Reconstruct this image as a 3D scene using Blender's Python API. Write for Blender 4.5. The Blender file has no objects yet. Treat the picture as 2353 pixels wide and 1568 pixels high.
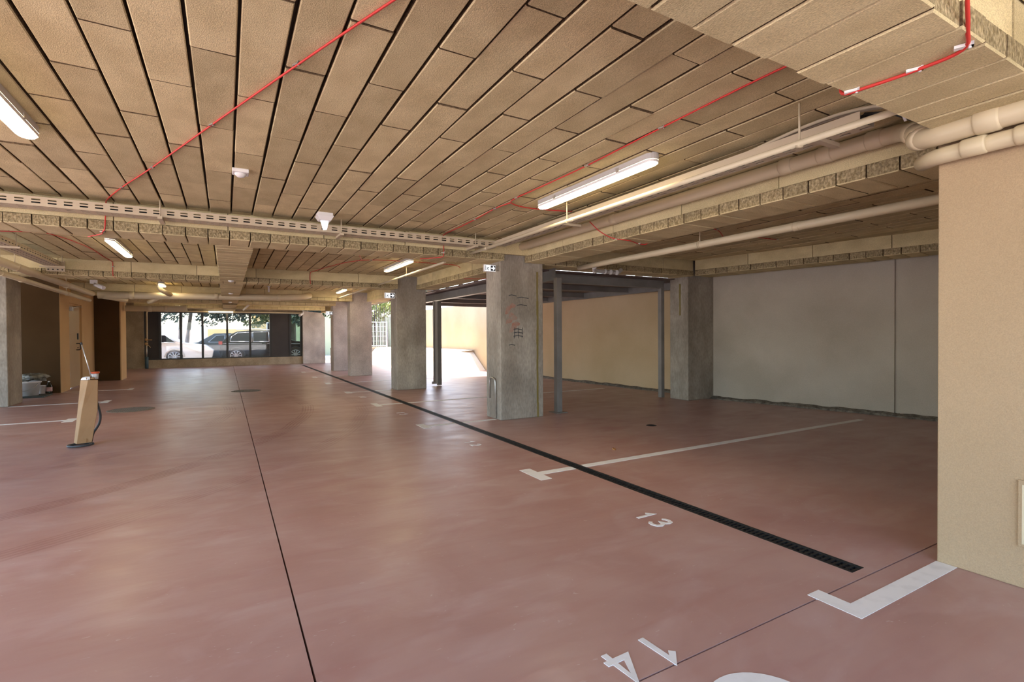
import bpy, math, random
from mathutils import Vector, Matrix
random.seed(7)
C = bpy.context.scene.collection
S = bpy.context.scene

# ------------------------------------------------------------------ camera, sky, sun, exposure
cd = bpy.data.cameras.new('camera'); cam = bpy.data.objects.new('camera', cd); C.objects.link(cam)
yaw, pitch, roll = 0.51626341, 0.0119932, -0.0061086
cy, sy, cp, sp, cr, sr = math.cos(yaw), math.sin(yaw), math.cos(pitch), math.sin(pitch), math.cos(roll), math.sin(roll)
Ry = Matrix(((cy, 0, -sy), (0, 1, 0), (sy, 0, cy)))
Rx = Matrix(((1, 0, 0), (0, cp, -sp), (0, sp, cp)))
Rz = Matrix(((cr, -sr, 0), (sr, cr, 0), (0, 0, 1)))
MM = Rz @ Rx @ Ry
def wv(r): return Vector((r[0], r[2], -r[1]))
right, down, fwd = wv(MM[0]), wv(MM[1]), wv(MM[2])
mw = Matrix((right, -down, -fwd)).transposed().to_4x4()
mw.translation = (0, 0, 1.25)
cam.matrix_world = mw
cd.sensor_width = 36.0; cd.lens = 36.0 * 1159.0 / 2353.0; cd.clip_start = 0.05; cd.clip_end = 300
S.camera = cam
S.view_settings.view_transform = 'Standard'
S.view_settings.look = 'None'
S.view_settings.gamma = 1.0
S.view_settings.use_curve_mapping = False
S.view_settings.exposure = 1.75

world = bpy.data.worlds.new('sky'); S.world = world; world.use_nodes = True
wn = world.node_tree.nodes; wl = world.node_tree.links; wn.clear()
sky = wn.new('ShaderNodeTexSky'); sky.sky_type = 'NISHITA'; sky.sun_disc = False
sky.sun_elevation = math.radians(60); sky.sun_rotation = math.radians(10); sky.dust_density = 2.0
bg = wn.new('ShaderNodeBackground'); bg.inputs['Strength'].default_value = 0.38
wo = wn.new('ShaderNodeOutputWorld')
wl.new(sky.outputs[0], bg.inputs[0]); wl.new(bg.outputs[0], wo.inputs[0])

sd = bpy.data.lights.new('sun', 'SUN'); sun = bpy.data.objects.new('sun', sd); C.objects.link(sun)
sd.energy = 6.5; sd.angle = math.radians(0.6); sd.color = (1, 0.95, 0.86)
sun.rotation_euler = Vector((-0.12, -0.50, -0.86)).to_track_quat('-Z', 'Y').to_euler()
LED = 9.5

# ------------------------------------------------------------------ materials
def mat(name, a, b=None, scale=8.0, rough=0.7, bump=0.0, bscale=60.0, bdist=0.004, stretch=(1, 1, 1), detail=6.0, metal=0.0, vary=0.0,
        lo=0.35, hi=0.65, coat=0.0, fine=0.0, spec=0.5, blot=0.0):
    m = bpy.data.materials.new(name); m.use_nodes = True
    n, l = m.node_tree.nodes, m.node_tree.links
    p = n['Principled BSDF']; p.inputs['Roughness'].default_value = rough; p.inputs['Metallic'].default_value = metal
    p.inputs['Coat Weight'].default_value = coat; p.inputs['Specular IOR Level'].default_value = spec
    g = n.new('ShaderNodeNewGeometry'); mp = n.new('ShaderNodeMapping'); mp.inputs['Scale'].default_value = stretch
    l.new(g.outputs['Position'], mp.inputs[0])
    nz = n.new('ShaderNodeTexNoise'); nz.inputs['Scale'].default_value = scale; nz.inputs['Detail'].default_value = detail
    l.new(mp.outputs[0], nz.inputs['Vector'])
    cr_ = n.new('ShaderNodeValToRGB'); cr_.color_ramp.elements[0].position = lo; cr_.color_ramp.elements[1].position = hi
    b = b or a
    cr_.color_ramp.elements[0].color = (*a, 1); cr_.color_ramp.elements[1].color = (*b, 1)
    l.new(nz.outputs[0], cr_.inputs[0]); out = cr_.outputs[0]
    nb = n.new('ShaderNodeTexNoise'); nb.inputs['Scale'].default_value = bscale; nb.inputs['Detail'].default_value = 4
    l.new(mp.outputs[0], nb.inputs['Vector'])
    def mul(col, fac_socket, lo_, hi_):
        mr = n.new('ShaderNodeMapRange'); mr.inputs[3].default_value = lo_; mr.inputs[4].default_value = hi_
        l.new(fac_socket, mr.inputs[0])
        mx = n.new('ShaderNodeVectorMath'); mx.operation = 'SCALE'
        l.new(col, mx.inputs[0]); l.new(mr.outputs[0], mx.inputs['Scale']); return mx.outputs[0]
    if fine:
        mr0 = n.new('ShaderNodeMapRange'); mr0.inputs[1].default_value = 0.3; mr0.inputs[2].default_value = 0.7
        l.new(nb.outputs[0], mr0.inputs[0]); out = mul(out, mr0.outputs[0], 1 - fine, 1 + fine)
    if blot:
        n2 = n.new('ShaderNodeTexNoise'); n2.inputs['Scale'].default_value = 1.4; n2.inputs['Detail'].default_value = 9; n2.inputs['Distortion'].default_value = 0.8
        l.new(g.outputs['Position'], n2.inputs['Vector'])
        m2 = n.new('ShaderNodeMapRange'); m2.inputs[1].default_value = 0.35; m2.inputs[2].default_value = 0.65; l.new(n2.outputs[0], m2.inputs[0])
        out = mul(out, m2.outputs[0], 1 - blot, 1 + blot * .6)
    if vary:
        oi = n.new('ShaderNodeObjectInfo'); out = mul(out, oi.outputs['Random'], 1 - vary, 1 + vary)
    l.new(out, p.inputs['Base Color'])
    if bump:
        bp = n.new('ShaderNodeBump'); bp.inputs['Strength'].default_value = bump; bp.inputs['Distance'].default_value = bdist
        l.new(nb.outputs[0], bp.inputs['Height']); l.new(bp.outputs[0], p.inputs['Normal'])
    return m
def emit(name, col, s):
    m = bpy.data.materials.new(name); m.use_nodes = True
    p = m.node_tree.nodes['Principled BSDF']; p.inputs['Base Color'].default_value = (0.9, 0.9, 0.9, 1)
    p.inputs['Emission Color'].default_value = (*col, 1); p.inputs['Emission Strength'].default_value = s
    return m
def glass(name, tint, gl=0.08):
    m = bpy.data.materials.new(name); m.use_nodes = True
    n, l = m.node_tree.nodes, m.node_tree.links; n.clear()
    t = n.new('ShaderNodeBsdfTransparent'); t.inputs[0].default_value = (*tint, 1)
    g = n.new('ShaderNodeBsdfGlossy'); g.inputs['Roughness'].default_value = 0.02
    f = n.new('ShaderNodeFresnel'); f.inputs[0].default_value = 1.45
    mx = n.new('ShaderNodeMixShader'); o = n.new('ShaderNodeOutputMaterial')
    l.new(f.outputs[0], mx.inputs[0]); l.new(t.outputs[0], mx.inputs[1]); l.new(g.outputs[0], mx.inputs[2]); l.new(mx.outputs[0], o.inputs[0])
    return m

m_board = mat('wood_wool_board', (0.585, 0.485, 0.275), (0.685, 0.58, 0.34), 7, 0.9, 0.6, 230, 0.004, (1, 0.6, 1), vary=0.13, fine=0.20, spec=0.1)
m_boardx = mat('wood_wool_board_across', (0.585, 0.485, 0.275), (0.685, 0.58, 0.34), 7, 0.9, 0.6, 230, 0.004, (0.6, 1, 1), vary=0.13, fine=0.20, spec=0.1)
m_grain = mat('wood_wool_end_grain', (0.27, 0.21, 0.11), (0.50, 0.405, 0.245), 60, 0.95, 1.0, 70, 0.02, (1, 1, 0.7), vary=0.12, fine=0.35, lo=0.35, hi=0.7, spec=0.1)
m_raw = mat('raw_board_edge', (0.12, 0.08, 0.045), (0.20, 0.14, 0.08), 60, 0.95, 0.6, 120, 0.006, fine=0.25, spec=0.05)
m_slab = mat('dark_slab', (0.10, 0.075, 0.05), (0.15, 0.11, 0.07), 5, 0.95)
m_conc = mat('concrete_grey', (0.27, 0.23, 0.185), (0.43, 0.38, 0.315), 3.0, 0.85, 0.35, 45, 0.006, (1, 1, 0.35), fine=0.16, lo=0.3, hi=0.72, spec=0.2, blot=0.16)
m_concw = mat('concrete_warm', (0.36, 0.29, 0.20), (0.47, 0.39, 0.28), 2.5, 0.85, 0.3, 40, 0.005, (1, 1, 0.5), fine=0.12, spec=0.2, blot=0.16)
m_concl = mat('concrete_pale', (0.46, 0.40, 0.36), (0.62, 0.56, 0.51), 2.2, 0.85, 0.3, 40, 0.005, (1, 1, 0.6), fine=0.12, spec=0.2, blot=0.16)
m_plaster = mat('beige_plaster', (0.43, 0.31, 0.185), (0.455, 0.33, 0.20), 1.5, 0.9, 0.55, 190, 0.004, fine=0.09, spec=0.15)
m_peach = mat('peach_render', (0.58, 0.43, 0.26), (0.66, 0.50, 0.32), 0.9, 0.9, 0.3, 120, 0.003, fine=0.06, spec=0.15)
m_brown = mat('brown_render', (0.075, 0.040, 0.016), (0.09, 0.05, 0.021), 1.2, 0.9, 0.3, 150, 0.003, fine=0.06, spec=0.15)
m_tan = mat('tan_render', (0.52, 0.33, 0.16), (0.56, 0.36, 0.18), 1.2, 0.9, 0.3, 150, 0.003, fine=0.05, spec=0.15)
m_white = mat('grey_white_plaster', (0.43, 0.375, 0.30), (0.54, 0.48, 0.395), 0.9, 0.9, 0.25, 90, 0.003, fine=0.05, spec=0.15)
m_rough = mat('rough_mortar', (0.12, 0.10, 0.08), (0.25, 0.22, 0.18), 14, 0.95, 0.8, 60, 0.01, fine=0.2, spec=0.1)
m_pipe = mat('painted_pipe', (0.60, 0.50, 0.33), (0.64, 0.535, 0.36), 2, 0.45, 0.05, 60, 0.002)
m_cream = mat('cream_paint', (0.62, 0.53, 0.36), (0.66, 0.57, 0.40), 2, 0.45)
m_tray = mat('painted_tray', (0.53, 0.44, 0.31), (0.57, 0.475, 0.335), 3, 0.5)
m_galv = mat('galvanised', (0.5, 0.48, 0.44), (0.62, 0.6, 0.56), 20, 0.4, metal=0.8)
m_red = mat('red_cable_jacket', (0.60, 0.035, 0.03), (0.66, 0.045, 0.035), 5, 0.45)
m_black = mat('black_rubber', (0.012, 0.012, 0.012), (0.02, 0.02, 0.02), 10, 0.5)
m_iron = mat('black_iron', (0.012, 0.012, 0.012), (0.03, 0.028, 0.026), 25, 0.55, 0.2, 80, 0.002, metal=0.3)
m_trough = mat('dark_trough', (0.004, 0.004, 0.004), (0.01, 0.01, 0.01), 10, 0.8)
m_wplast = mat('white_plastic', (0.78, 0.76, 0.75), (0.82, 0.80, 0.79), 4, 0.35)
m_gplast = mat('grey_plastic', (0.50, 0.48, 0.46), (0.54, 0.52, 0.50), 4, 0.4)
m_paint = mat('road_paint', (0.66, 0.64, 0.61), (0.78, 0.76, 0.73), 9, 0.7, lo=0.25, hi=0.5)
m_steel = mat('grey_painted_steel', (0.20, 0.185, 0.17), (0.25, 0.23, 0.215), 4, 0.45)
m_roof = mat('brown_roof_sheet', (0.115, 0.075, 0.07), (0.15, 0.10, 0.09), 3, 0.55)
m_card = mat('cardboard', (0.37, 0.215, 0.10), (0.42, 0.25, 0.12), 6, 0.85, 0.1, 40, 0.002, vary=0.03)
m_tape = mat('brown_tape', (0.36, 0.20, 0.085), (0.40, 0.23, 0.10), 6, 0.4)
m_hose = mat('grey_hose', (0.04, 0.045, 0.05), (0.06, 0.065, 0.07), 10, 0.5)
m_orange = mat('orange_red_plastic', (0.55, 0.08, 0.02), (0.6, 0.10, 0.03), 6, 0.4)
m_frame = mat('anthracite_frame', (0.022, 0.02, 0.02), (0.03, 0.028, 0.027), 4, 0.4)
m_dpanel = mat('dark_panel', (0.035, 0.028, 0.027), (0.045, 0.036, 0.034), 2, 0.5)
m_glass = glass('clear_glass', (0.93, 0.96, 0.95))
m_gglass = glass('greenish_glass', (0.62, 0.72, 0.66))
m_cglass = mat('car_glass', (0.015, 0.016, 0.017), (0.02, 0.02, 0.022), 2, 0.12, spec=0.12)
m_suv = mat('charcoal_car_paint', (0.012, 0.012, 0.012), (0.016, 0.015, 0.015), 2, 0.35, spec=0.07)
m_sedan = mat('mid_grey_car_paint', (0.055, 0.055, 0.056), (0.065, 0.065, 0.066), 2, 0.35, spec=0.2)
m_wcar = mat('white_car_paint', (0.75, 0.75, 0.75), (0.8, 0.8, 0.8), 2, 0.3, coat=0.6)
m_rim = mat('alloy_rim', (0.5, 0.5, 0.52), (0.6, 0.6, 0.62), 3, 0.3, metal=0.8)
m_tail = mat('red_lens', (0.35, 0.01, 0.01), (0.4, 0.015, 0.015), 3, 0.2)
m_trunk = mat('bark', (0.06, 0.045, 0.035), (0.12, 0.09, 0.07), 12, 0.9, 0.6, 30, 0.02, (1, 1, 0.3))
m_trunkp = mat('lime_washed_bark', (0.22, 0.15, 0.13), (0.34, 0.25, 0.22), 12, 0.9, 0.5, 30, 0.02, (1, 1, 0.3))
m_leaf = mat('leaves_green', (0.035, 0.055, 0.016), (0.09, 0.12, 0.03), 3, 0.6, lo=0.3, hi=0.7)
m_leafg = mat('needles_grey_green', (0.03, 0.045, 0.032), (0.075, 0.095, 0.07), 3, 0.6, lo=0.3, hi=0.7)
m_leafy = mat('leaves_yellow_green', (0.16, 0.20, 0.05), (0.42, 0.40, 0.12), 2.5, 0.6, lo=0.35, hi=0.65)
m_reed = mat('reed_brown', (0.06, 0.045, 0.038), (0.13, 0.10, 0.085), 14, 0.9)
m_asph = mat('asphalt', (0.30, 0.295, 0.29), (0.38, 0.37, 0.365), 3, 0.9, 0.3, 80, 0.004)
m_paving = mat('pale_paving', (0.60, 0.55, 0.50), (0.68, 0.62, 0.57), 2, 0.9)
m_rampm = mat('cream_concrete', (0.72, 0.64, 0.52), (0.78, 0.70, 0.58), 1.2, 0.9)
m_hwhite = mat('house_white', (0.72, 0.70, 0.66), (0.78, 0.76, 0.72), 1, 0.9)
m_horange = mat('orange_render', (0.62, 0.40, 0.16), (0.68, 0.45, 0.2), 1.5, 0.9)
m_hgreen = mat('pale_green_render', (0.55, 0.55, 0.36), (0.6, 0.6, 0.4), 1.5, 0.9)
m_blue = mat('blue_insulation', (0.07, 0.12, 0.15), (0.09, 0.15, 0.18), 6, 0.7)
m_lead = mat('dark_grey_ink', (0.03, 0.035, 0.045), (0.04, 0.045, 0.055), 3, 0.5)
m_bag = mat('translucent_film', (0.13, 0.125, 0.10), (0.34, 0.33, 0.27), 14, 0.3, 0.8, 25, 0.03)
m_label = mat('pink_label', (0.55, 0.30, 0.30), (0.7, 0.5, 0.5), 12, 0.5)
m_dgreen = mat('dark_green_plastic', (0.03, 0.04, 0.035), (0.04, 0.055, 0.045), 5, 0.5)
m_dry = mat('dry_leaf', (0.35, 0.16, 0.05), (0.45, 0.22, 0.08), 20, 0.8)
m_door = mat('brushed_door', (0.46, 0.30, 0.15), (0.50, 0.335, 0.17), 1.0, 0.38, 0.05, 60, 0.002, metal=0.15)
m_led = emit('led_diffuser', (1.0, 0.82, 0.50), LED)
m_sign = emit('lit_sign_face', (0.92, 0.96, 1.0), 0.45)
m_stain = mat('olive_stain', (0.20, 0.15, 0.035), (0.26, 0.20, 0.07), 10, 0.6, stretch=(1, 1, 0.2))
m_rpaint = mat('red_chalk', (0.36, 0.17, 0.12), (0.34, 0.24, 0.19), 14, 0.9, lo=0.35, hi=0.6)

def floor_material():
    m = bpy.data.materials.new('red_concrete'); m.use_nodes = True
    n, l = m.node_tree.nodes, m.node_tree.links
    p = n['Principled BSDF']; p.inputs['Specular IOR Level'].default_value = 0.42
    g = n.new('ShaderNodeNewGeometry')
    def noise(scale, st, det=6, dist=0.0):
        mp = n.new('ShaderNodeMapping'); mp.inputs['Scale'].default_value = st; mp.inputs['Rotation'].default_value = (0, 0, 0.5)
        l.new(g.outputs['Position'], mp.inputs[0])
        z = n.new('ShaderNodeTexNoise'); z.inputs['Scale'].default_value = scale; z.inputs['Detail'].default_value = det; z.inputs['Distortion'].default_value = dist
        l.new(mp.outputs[0], z.inputs['Vector']); return z.outputs[0]
    def ramp(s, a, b, ca, cb):
        r = n.new('ShaderNodeValToRGB'); r.color_ramp.elements[0].position = a; r.color_ramp.elements[1].position = b
        r.color_ramp.elements[0].color = (*ca, 1); r.color_ramp.elements[1].color = (*cb, 1); l.new(s, r.inputs[0]); return r.outputs[0]
    def mix(f, a, b):
        x = n.new('ShaderNodeMix'); x.data_type = 'RGBA'
        if isinstance(f, float): x.inputs[0].default_value = f
        else: l.new(f, x.inputs[0])
        for s, v in ((x.inputs[6], a), (x.inputs[7], b)):
            if isinstance(v, tuple): s.default_value = (*v, 1)
            else: l.new(v, s)
        return x.outputs[2]
    def math_(op, a, b=None, c=None):
        x = n.new('ShaderNodeMath'); x.operation = op
        for i, v in enumerate((a, b, c)):
            if v is None: continue
            if isinstance(v, (int, float)): x.inputs[i].default_value = v
            else: l.new(v, x.inputs[i])
        return x.outputs[0]
    w, k = (1, 1, 1), (0, 0, 0)
    base = ramp(noise(1.1, (1, 1, 1), 7, 0.6), 0.28, 0.74, (0.375, 0.200, 0.165), (0.465, 0.300, 0.255))
    dust = ramp(noise(1.7, (1, 1.6, 1), 8, 1.2), 0.50, 0.75, k, w)
    col = mix(math_('MULTIPLY', dust, 0.32), base, (0.60, 0.47, 0.44))
    streak = ramp(noise(5.0, (0.35, 2.0, 1), 6, 0.4), 0.50, 0.72, k, w)
    col = mix(math_('MULTIPLY', streak, 0.22), col, (0.35, 0.14, 0.12))
    scuff = ramp(noise(22.0, (0.5, 1.2, 1), 3, 2.0), 0.70, 0.76, k, w)
    col = mix(math_('MULTIPLY', scuff, 0.45), col, (0.62, 0.55, 0.53))
    # curved tyre tracks
    sep = n.new('ShaderNodeSeparateXYZ'); l.new(g.outputs['Position'], sep.inputs[0])
    dx = math_('ADD', sep.outputs[0], 5.0); dy = math_('SUBTRACT', sep.outputs[1], 9.9)
    d = math_('SQRT', math_('ADD', math_('MULTIPLY', dx, dx), math_('MULTIPLY', dy, dy)))
    d = math_('ADD', d, math_('MULTIPLY', math_('SUBTRACT', noise(0.5, (1, 1, 1), 2), 0.5), 0.22))
    tr = None
    for R, amp in ((6.24, 1.0), (5.05, 0.7), (7.1, 0.5)):
        band = math_('LESS_THAN', math_('ABSOLUTE', math_('SUBTRACT', d, R)), 0.10)
        st = math_('MULTIPLY', math_('MULTIPLY', math_('ADD', math_('MULTIPLY', math_('SINE', math_('MULTIPLY', d, 150.0)), 0.5), 0.5), band), amp)
        tr = st if tr is None else math_('MAXIMUM', tr, st)
    far = math_('LESS_THAN', sep.outputs[1], 12.5)
    tr = math_('MULTIPLY', math_('MULTIPLY', tr, far), math_('GREATER_THAN', sep.outputs[0], -1.9))
    tr = math_('MULTIPLY', tr, ramp(noise(2.0, (1, 1, 1), 4), 0.35, 0.6, k, w))
    col = mix(math_('MULTIPLY', tr, 0.8), col, (0.24, 0.085, 0.07))
    l.new(col, p.inputs['Base Color'])
    rg = n.new('ShaderNodeMapRange'); rg.inputs[3].default_value = 0.20; rg.inputs[4].default_value = 0.54
    l.new(noise(2.2, (1, 2, 1), 5), rg.inputs[0]); l.new(rg.outputs[0], p.inputs['Roughness'])
    bp = n.new('ShaderNodeBump'); bp.inputs['Strength'].default_value = 0.18; bp.inputs['Distance'].default_value = 0.01
    l.new(noise(9.0, (0.6, 1.5, 1), 4), bp.inputs['Height']); l.new(bp.outputs[0], p.inputs['Normal'])
    return m
m_floor = floor_material()

# ------------------------------------------------------------------ builders
WL = {}
class MB:
    def __init__(s, T=None): s.v, s.f, s.T, s.sm = [], [], T, set()
    def P(s, p):
        p = Vector(p); s.v.append(s.T @ p if s.T else p); return len(s.v) - 1
    def poly(s, pts): i = [s.P(p) for p in pts]; s.f.append(i); return s
    def hexa(s, b, t):
        i = [s.P(p) for p in list(b) + list(t)]
        for q in ((3, 2, 1, 0), (4, 5, 6, 7), (0, 1, 5, 4), (1, 2, 6, 5), (2, 3, 7, 6), (3, 0, 4, 7)): s.f.append([i[k] for k in q])
        return s
    def box(s, x0, y0, z0, x1, y1, z1):
        return s.hexa([(x0, y0, z0), (x1, y0, z0), (x1, y1, z0), (x0, y1, z0)], [(x0, y0, z1), (x1, y0, z1), (x1, y1, z1), (x0, y1, z1)])
    def prism(s, pts, ext):
        e = Vector(ext); n = len(pts); a = [s.P(p) for p in pts]; b = [s.P(Vector(p) + e) for p in pts]
        s.f.append(a[::-1]); s.f.append(b)
        for k in range(n): s.f.append([a[k], a[(k + 1) % n], b[(k + 1) % n], b[k]])
        return s
    def tube(s, path, r, seg=12, caps=True):
        path = [Vector(p) for p in path]; n = len(path); rr = r if isinstance(r, (list, tuple)) else [r] * n
        t0 = (path[1] - path[0]).normalized(); u = t0.orthogonal().normalized(); rings = []
        for k in range(n):
            t = ((path[min(k + 1, n - 1)] - path[k]).normalized() + (path[k] - path[max(k - 1, 0)]).normalized())
            t = t.normalized() if t.length > 1e-6 else t0
            u = (u - t * u.dot(t)); u = u.normalized() if u.length > 1e-6 else t.orthogonal().normalized()
            w = t.cross(u)
            rings.append([s.P(path[k] + (u * math.cos(6.28318 * j / seg) + w * math.sin(6.28318 * j / seg)) * rr[k]) for j in range(seg)])
        for k in range(n - 1):
            for j in range(seg):
                s.sm.add(len(s.f)); s.f.append([rings[k][j], rings[k][(j + 1) % seg], rings[k + 1][(j + 1) % seg], rings[k + 1][j]])
        if caps: s.f.append(rings[0][::-1]); s.f.append(rings[-1])
        return s
    def lathe(s, prof, c, seg=20, sx=1.0, sy=1.0):
        c = Vector(c); rings = []
        for r, z in prof: rings.append([s.P(c + Vector((r * sx * math.cos(6.28318 * j / seg), r * sy * math.sin(6.28318 * j / seg), z))) for j in range(seg)])
        for k in range(len(prof) - 1):
            for j in range(seg):
                s.sm.add(len(s.f)); s.f.append([rings[k][j], rings[k][(j + 1) % seg], rings[k + 1][(j + 1) % seg], rings[k + 1][j]])
        s.f.append(rings[0][::-1]); s.f.append(rings[-1]); return s
    def mesh(s, name, m, off=(0, 0, 0), bev=0.0):
        me = bpy.data.meshes.new(name); o = Vector(off)
        me.from_pydata([tuple(v - o) for v in s.v], [], s.f)
        me.materials.append(m)
        for k in s.sm: me.polygons[k].use_smooth = True
        me.update()
        return me
    def build(s, name, m, parent=None, bev=0.0, loc=None, kind=None, fix=True):
        off = WL[parent.name] if parent else (Vector(loc) if loc else Vector((0, 0, 0)))
        me = s.mesh(name, m, off)
        o = bpy.data.objects.new(name, me); C.objects.link(o)
        if parent: o.parent = parent
        else: o.location = off
        WL[o.name] = Vector(off)
        if fix:
            import bmesh
            b = bmesh.new(); b.from_mesh(me); bmesh.ops.recalc_face_normals(b, faces=b.faces[:]); b.to_mesh(me); b.free()
        if bev:
            md = o.modifiers.new('edge', 'BEVEL'); md.width = bev; md.segments = 2; md.limit_method = 'ANGLE'; md.angle_limit = 0.7
        if kind: o['kind'] = kind
        return o
def copyobj(src, parent, loc, rot=None, scale=None, name=None):
    o = src.copy(); C.objects.link(o); o.parent = parent
    o.location = Vector(loc) - (WL[parent.name] if parent else Vector((0, 0, 0)))
    if rot: o.rotation_euler = rot
    if scale: o.scale = scale
    return o
def piece(me, name, parent, loc, rot=None, scale=None):
    o = bpy.data.objects.new(name, me); C.objects.link(o); o.parent = parent
    o.location = Vector(loc) - WL[parent.name]
    if rot: o.rotation_euler = rot
    if scale: o.scale = scale
    return o
def tag(o, label, cat, group=None):
    o['label'] = label; o['category'] = cat
    if group: o['group'] = group
    return o
def thing(name, label, cat, loc=(0, 0, 0), group=None):
    o = bpy.data.objects.new(name, None); C.objects.link(o); o.location = loc; WL[o.name] = Vector(loc)
    o.empty_display_size = 0.1
    return tag(o, label, cat, group)
def struct(name, bm, m, bev=0.0, loc=None): return bm.build(name, m, None, bev, loc, 'structure')
def bent(pts, r=0.08, n=6):
    pts = [Vector(p) for p in pts]; out = [pts[0]]
    for k in range(1, len(pts) - 1):
        a, b, c = pts[k - 1], pts[k], pts[k + 1]; d1 = min(r, (a - b).length * .49); d2 = min(r, (c - b).length * .49)
        p, q = b + (a - b).normalized() * d1, b + (c - b).normalized() * d2
        for i in range(n + 1):
            t = i / n; out.append(p * (1 - t) ** 2 + b * 2 * t * (1 - t) + q * t * t)
    out.append(pts[-1]); return out
def smooth(pts, n=6):
    P = [Vector(p) for p in pts]; P = [P[0] * 2 - P[1]] + P + [P[-1] * 2 - P[-2]]; out = []
    for k in range(1, len(P) - 2):
        for i in range(n):
            t = i / n; a, b, c, d = P[k - 1:k + 3]
            out.append(0.5 * ((2 * b) + (c - a) * t + (2 * a - 5 * b + 4 * c - d) * t * t + (3 * b - a - 3 * c + d) * t ** 3))
    out.append(P[-2]); return out

# ------------------------------------------------------------------ floor and ground
fl = struct('floor', MB().box(-9, -4, -0.20, 9.3, 27, -0.06), m_trough)
JX, DX0, DX1, DY0, DY1, JY = 0.268, 2.835, 2.925, 1.40, 23.4, 1.345
for x0, y0, x1, y1 in ((-9, JY + .004, JX - .004, 27), (JX + .004, JY + .004, DX0 - .012, 27), (DX0 - .012, JY + .004, DX1 + .012, DY0), (DX0 - .012, DY1, DX1 + .012, 27),
                       (DX1 + .012, JY + .004, 9.3, 27), (-9, -4, JX - .004, JY - .004), (JX + .004, -4, 9.3, JY - .004)):
    MB().box(x0, y0, -0.06, x1, y1, 0).build('slab', m_floor, fl)
ground = struct('ground', MB().box(-60, -50, -0.4, 60, 90, -0.22), m_paving)
struct('ground', MB().box(-40, -40, -0.22, -9, 25.5, -0.03).box(-9, -40, -0.22, 9.3, -4, -0.03).box(9.3, -40, -0.22, 40, 14, -0.03), m_paving)
struct('street', MB().box(-60, 27, -0.22, 60, 60, -0.02), m_asph)

# drain channel with grates
dr = thing('drain_channel', 'long black slotted drain channel running along the floor past the pillars', 'drain', (2.88, 1.40, 0))
MB().box(DX0 - .01, DY0, -0.058, DX1 + .01, DY1, -0.045).build('trough', m_trough, dr)
MB().box(DX0 - .012, DY0, -0.058, DX0, DY1, 0.002).build('rail', m_iron, dr)
MB().box(DX1, DY0, -0.058, DX1 + .012, DY1, 0.002).build('rail', m_iron, dr)
gm = MB()
for k in range(16):
    y = -0.25 + 0.5 * k / 16; gm.box(-.045, y + .004, -.022, .045, y + .018, 0.0)
gm.box(-.045, -.249, -.03, -.037, .249, .001); gm.box(.037, -.249, -.03, .045, .249, .001); gm.box(-.004, -.249, -.03, .004, .249, -.004)
gme = gm.mesh('grate', m_iron)
for k in range(44): piece(gme, 'grate', dr, (2.88, 1.65 + 0.5 * k, 0))

# ------------------------------------------------------------------ ceilings
ZC, ZS = 2.60, 2.32
PX, X0 = 0.2025, 0.0675
def board_mesh(name, w, l, t, ch, m, cl=None):
    cl = ch * .8 if cl is None else cl
    b = MB(); hx, hy = w / 2, l / 2
    lo = [b.P(p) for p in ((-hx + ch, -hy + cl, 0), (hx - ch, -hy + cl, 0), (hx - ch, hy - cl, 0), (-hx + ch, hy - cl, 0))]
    mi = [b.P(p) for p in ((-hx, -hy, ch), (hx, -hy, ch), (hx, hy, ch), (-hx, hy, ch))]
    up = [b.P(p) for p in ((-hx, -hy, t), (hx, -hy, t), (hx, hy, t), (-hx, hy, t))]
    b.f.append(lo[::-1]); b.f.append(up)
    for A, B in ((lo, mi), (mi, up)):
        for k in range(4): b.f.append([A[k], A[(k + 1) % 4], B[(k + 1) % 4], B[k]])
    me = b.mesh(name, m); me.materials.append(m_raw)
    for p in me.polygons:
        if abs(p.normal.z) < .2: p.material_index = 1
    return me
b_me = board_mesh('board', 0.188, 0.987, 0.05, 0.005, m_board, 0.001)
def xleft(y): return -0.283 * y - 1.3
def ceiling(x0, x1, y0, y1, slab=None, joined=False):
    o = struct('ceiling', MB().box(*(slab or (x0, y0, 2.652, x1, y1, 2.95))), m_slab)
    k0 = math.floor((x0 - X0) / PX); jm = MB()
    for k in range(k0, k0 + 200):
        xa, xb = X0 + k * PX, X0 + (k + 1) * PX
        if xa >= x1 - 0.03: break
        xa, xb = max(xa, x0), min(xb, x1)
        if xb - xa < 0.05: continue
        st = (3.25 if k % 2 == 0 else 2.75) + random.uniform(-.03, .03)
        j = st + math.ceil(y0 - st)
        y = y0; nxt = j if j > y0 + 0.05 else j + 1
        while y < y1 - 0.03:
            e = min(nxt, y1)
            if e - y > 0.04 and xb > xleft(e):
                cx, cyy = (xa + xb) / 2, (y + e) / 2
                if joined: jm.box(xa + .009, y + .004, ZC, xb - .009, e - .004, ZC + .05)
                else:
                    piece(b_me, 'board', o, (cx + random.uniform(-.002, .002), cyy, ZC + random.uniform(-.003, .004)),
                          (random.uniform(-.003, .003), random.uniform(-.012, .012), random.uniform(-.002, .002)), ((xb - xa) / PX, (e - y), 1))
            y = e; nxt = e + 1
    if joined: jm.build('board_strip', m_board, o, kind='stuff')
    return o
ceiling(-3.3, 3.87, 1.24, 6.36, (-3.5, -1.8, 2.652, 3.9, 6.4, 2.95))
ceiling(4.32, 8.3, 1.24, 6.45, (3.9, -4, 2.652, 9.4, 6.95, 2.95))
ceiling(-4.7, 3.87, 6.88, 11.25, (-9, 6.4, 2.652, 4.6, 11.3, 2.95))
ceiling(-4.7, 3.87, 11.75, 16.0, (-9, 11.3, 2.652, 4.6, 15, 2.95))
ceiling(-4.7, 3.87, 16.45, 18.7, (-9, 15, 2.652, 5.9, 18.7, 2.95), True)  # slab widened past the pillars, an added overhang against the sun
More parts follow.
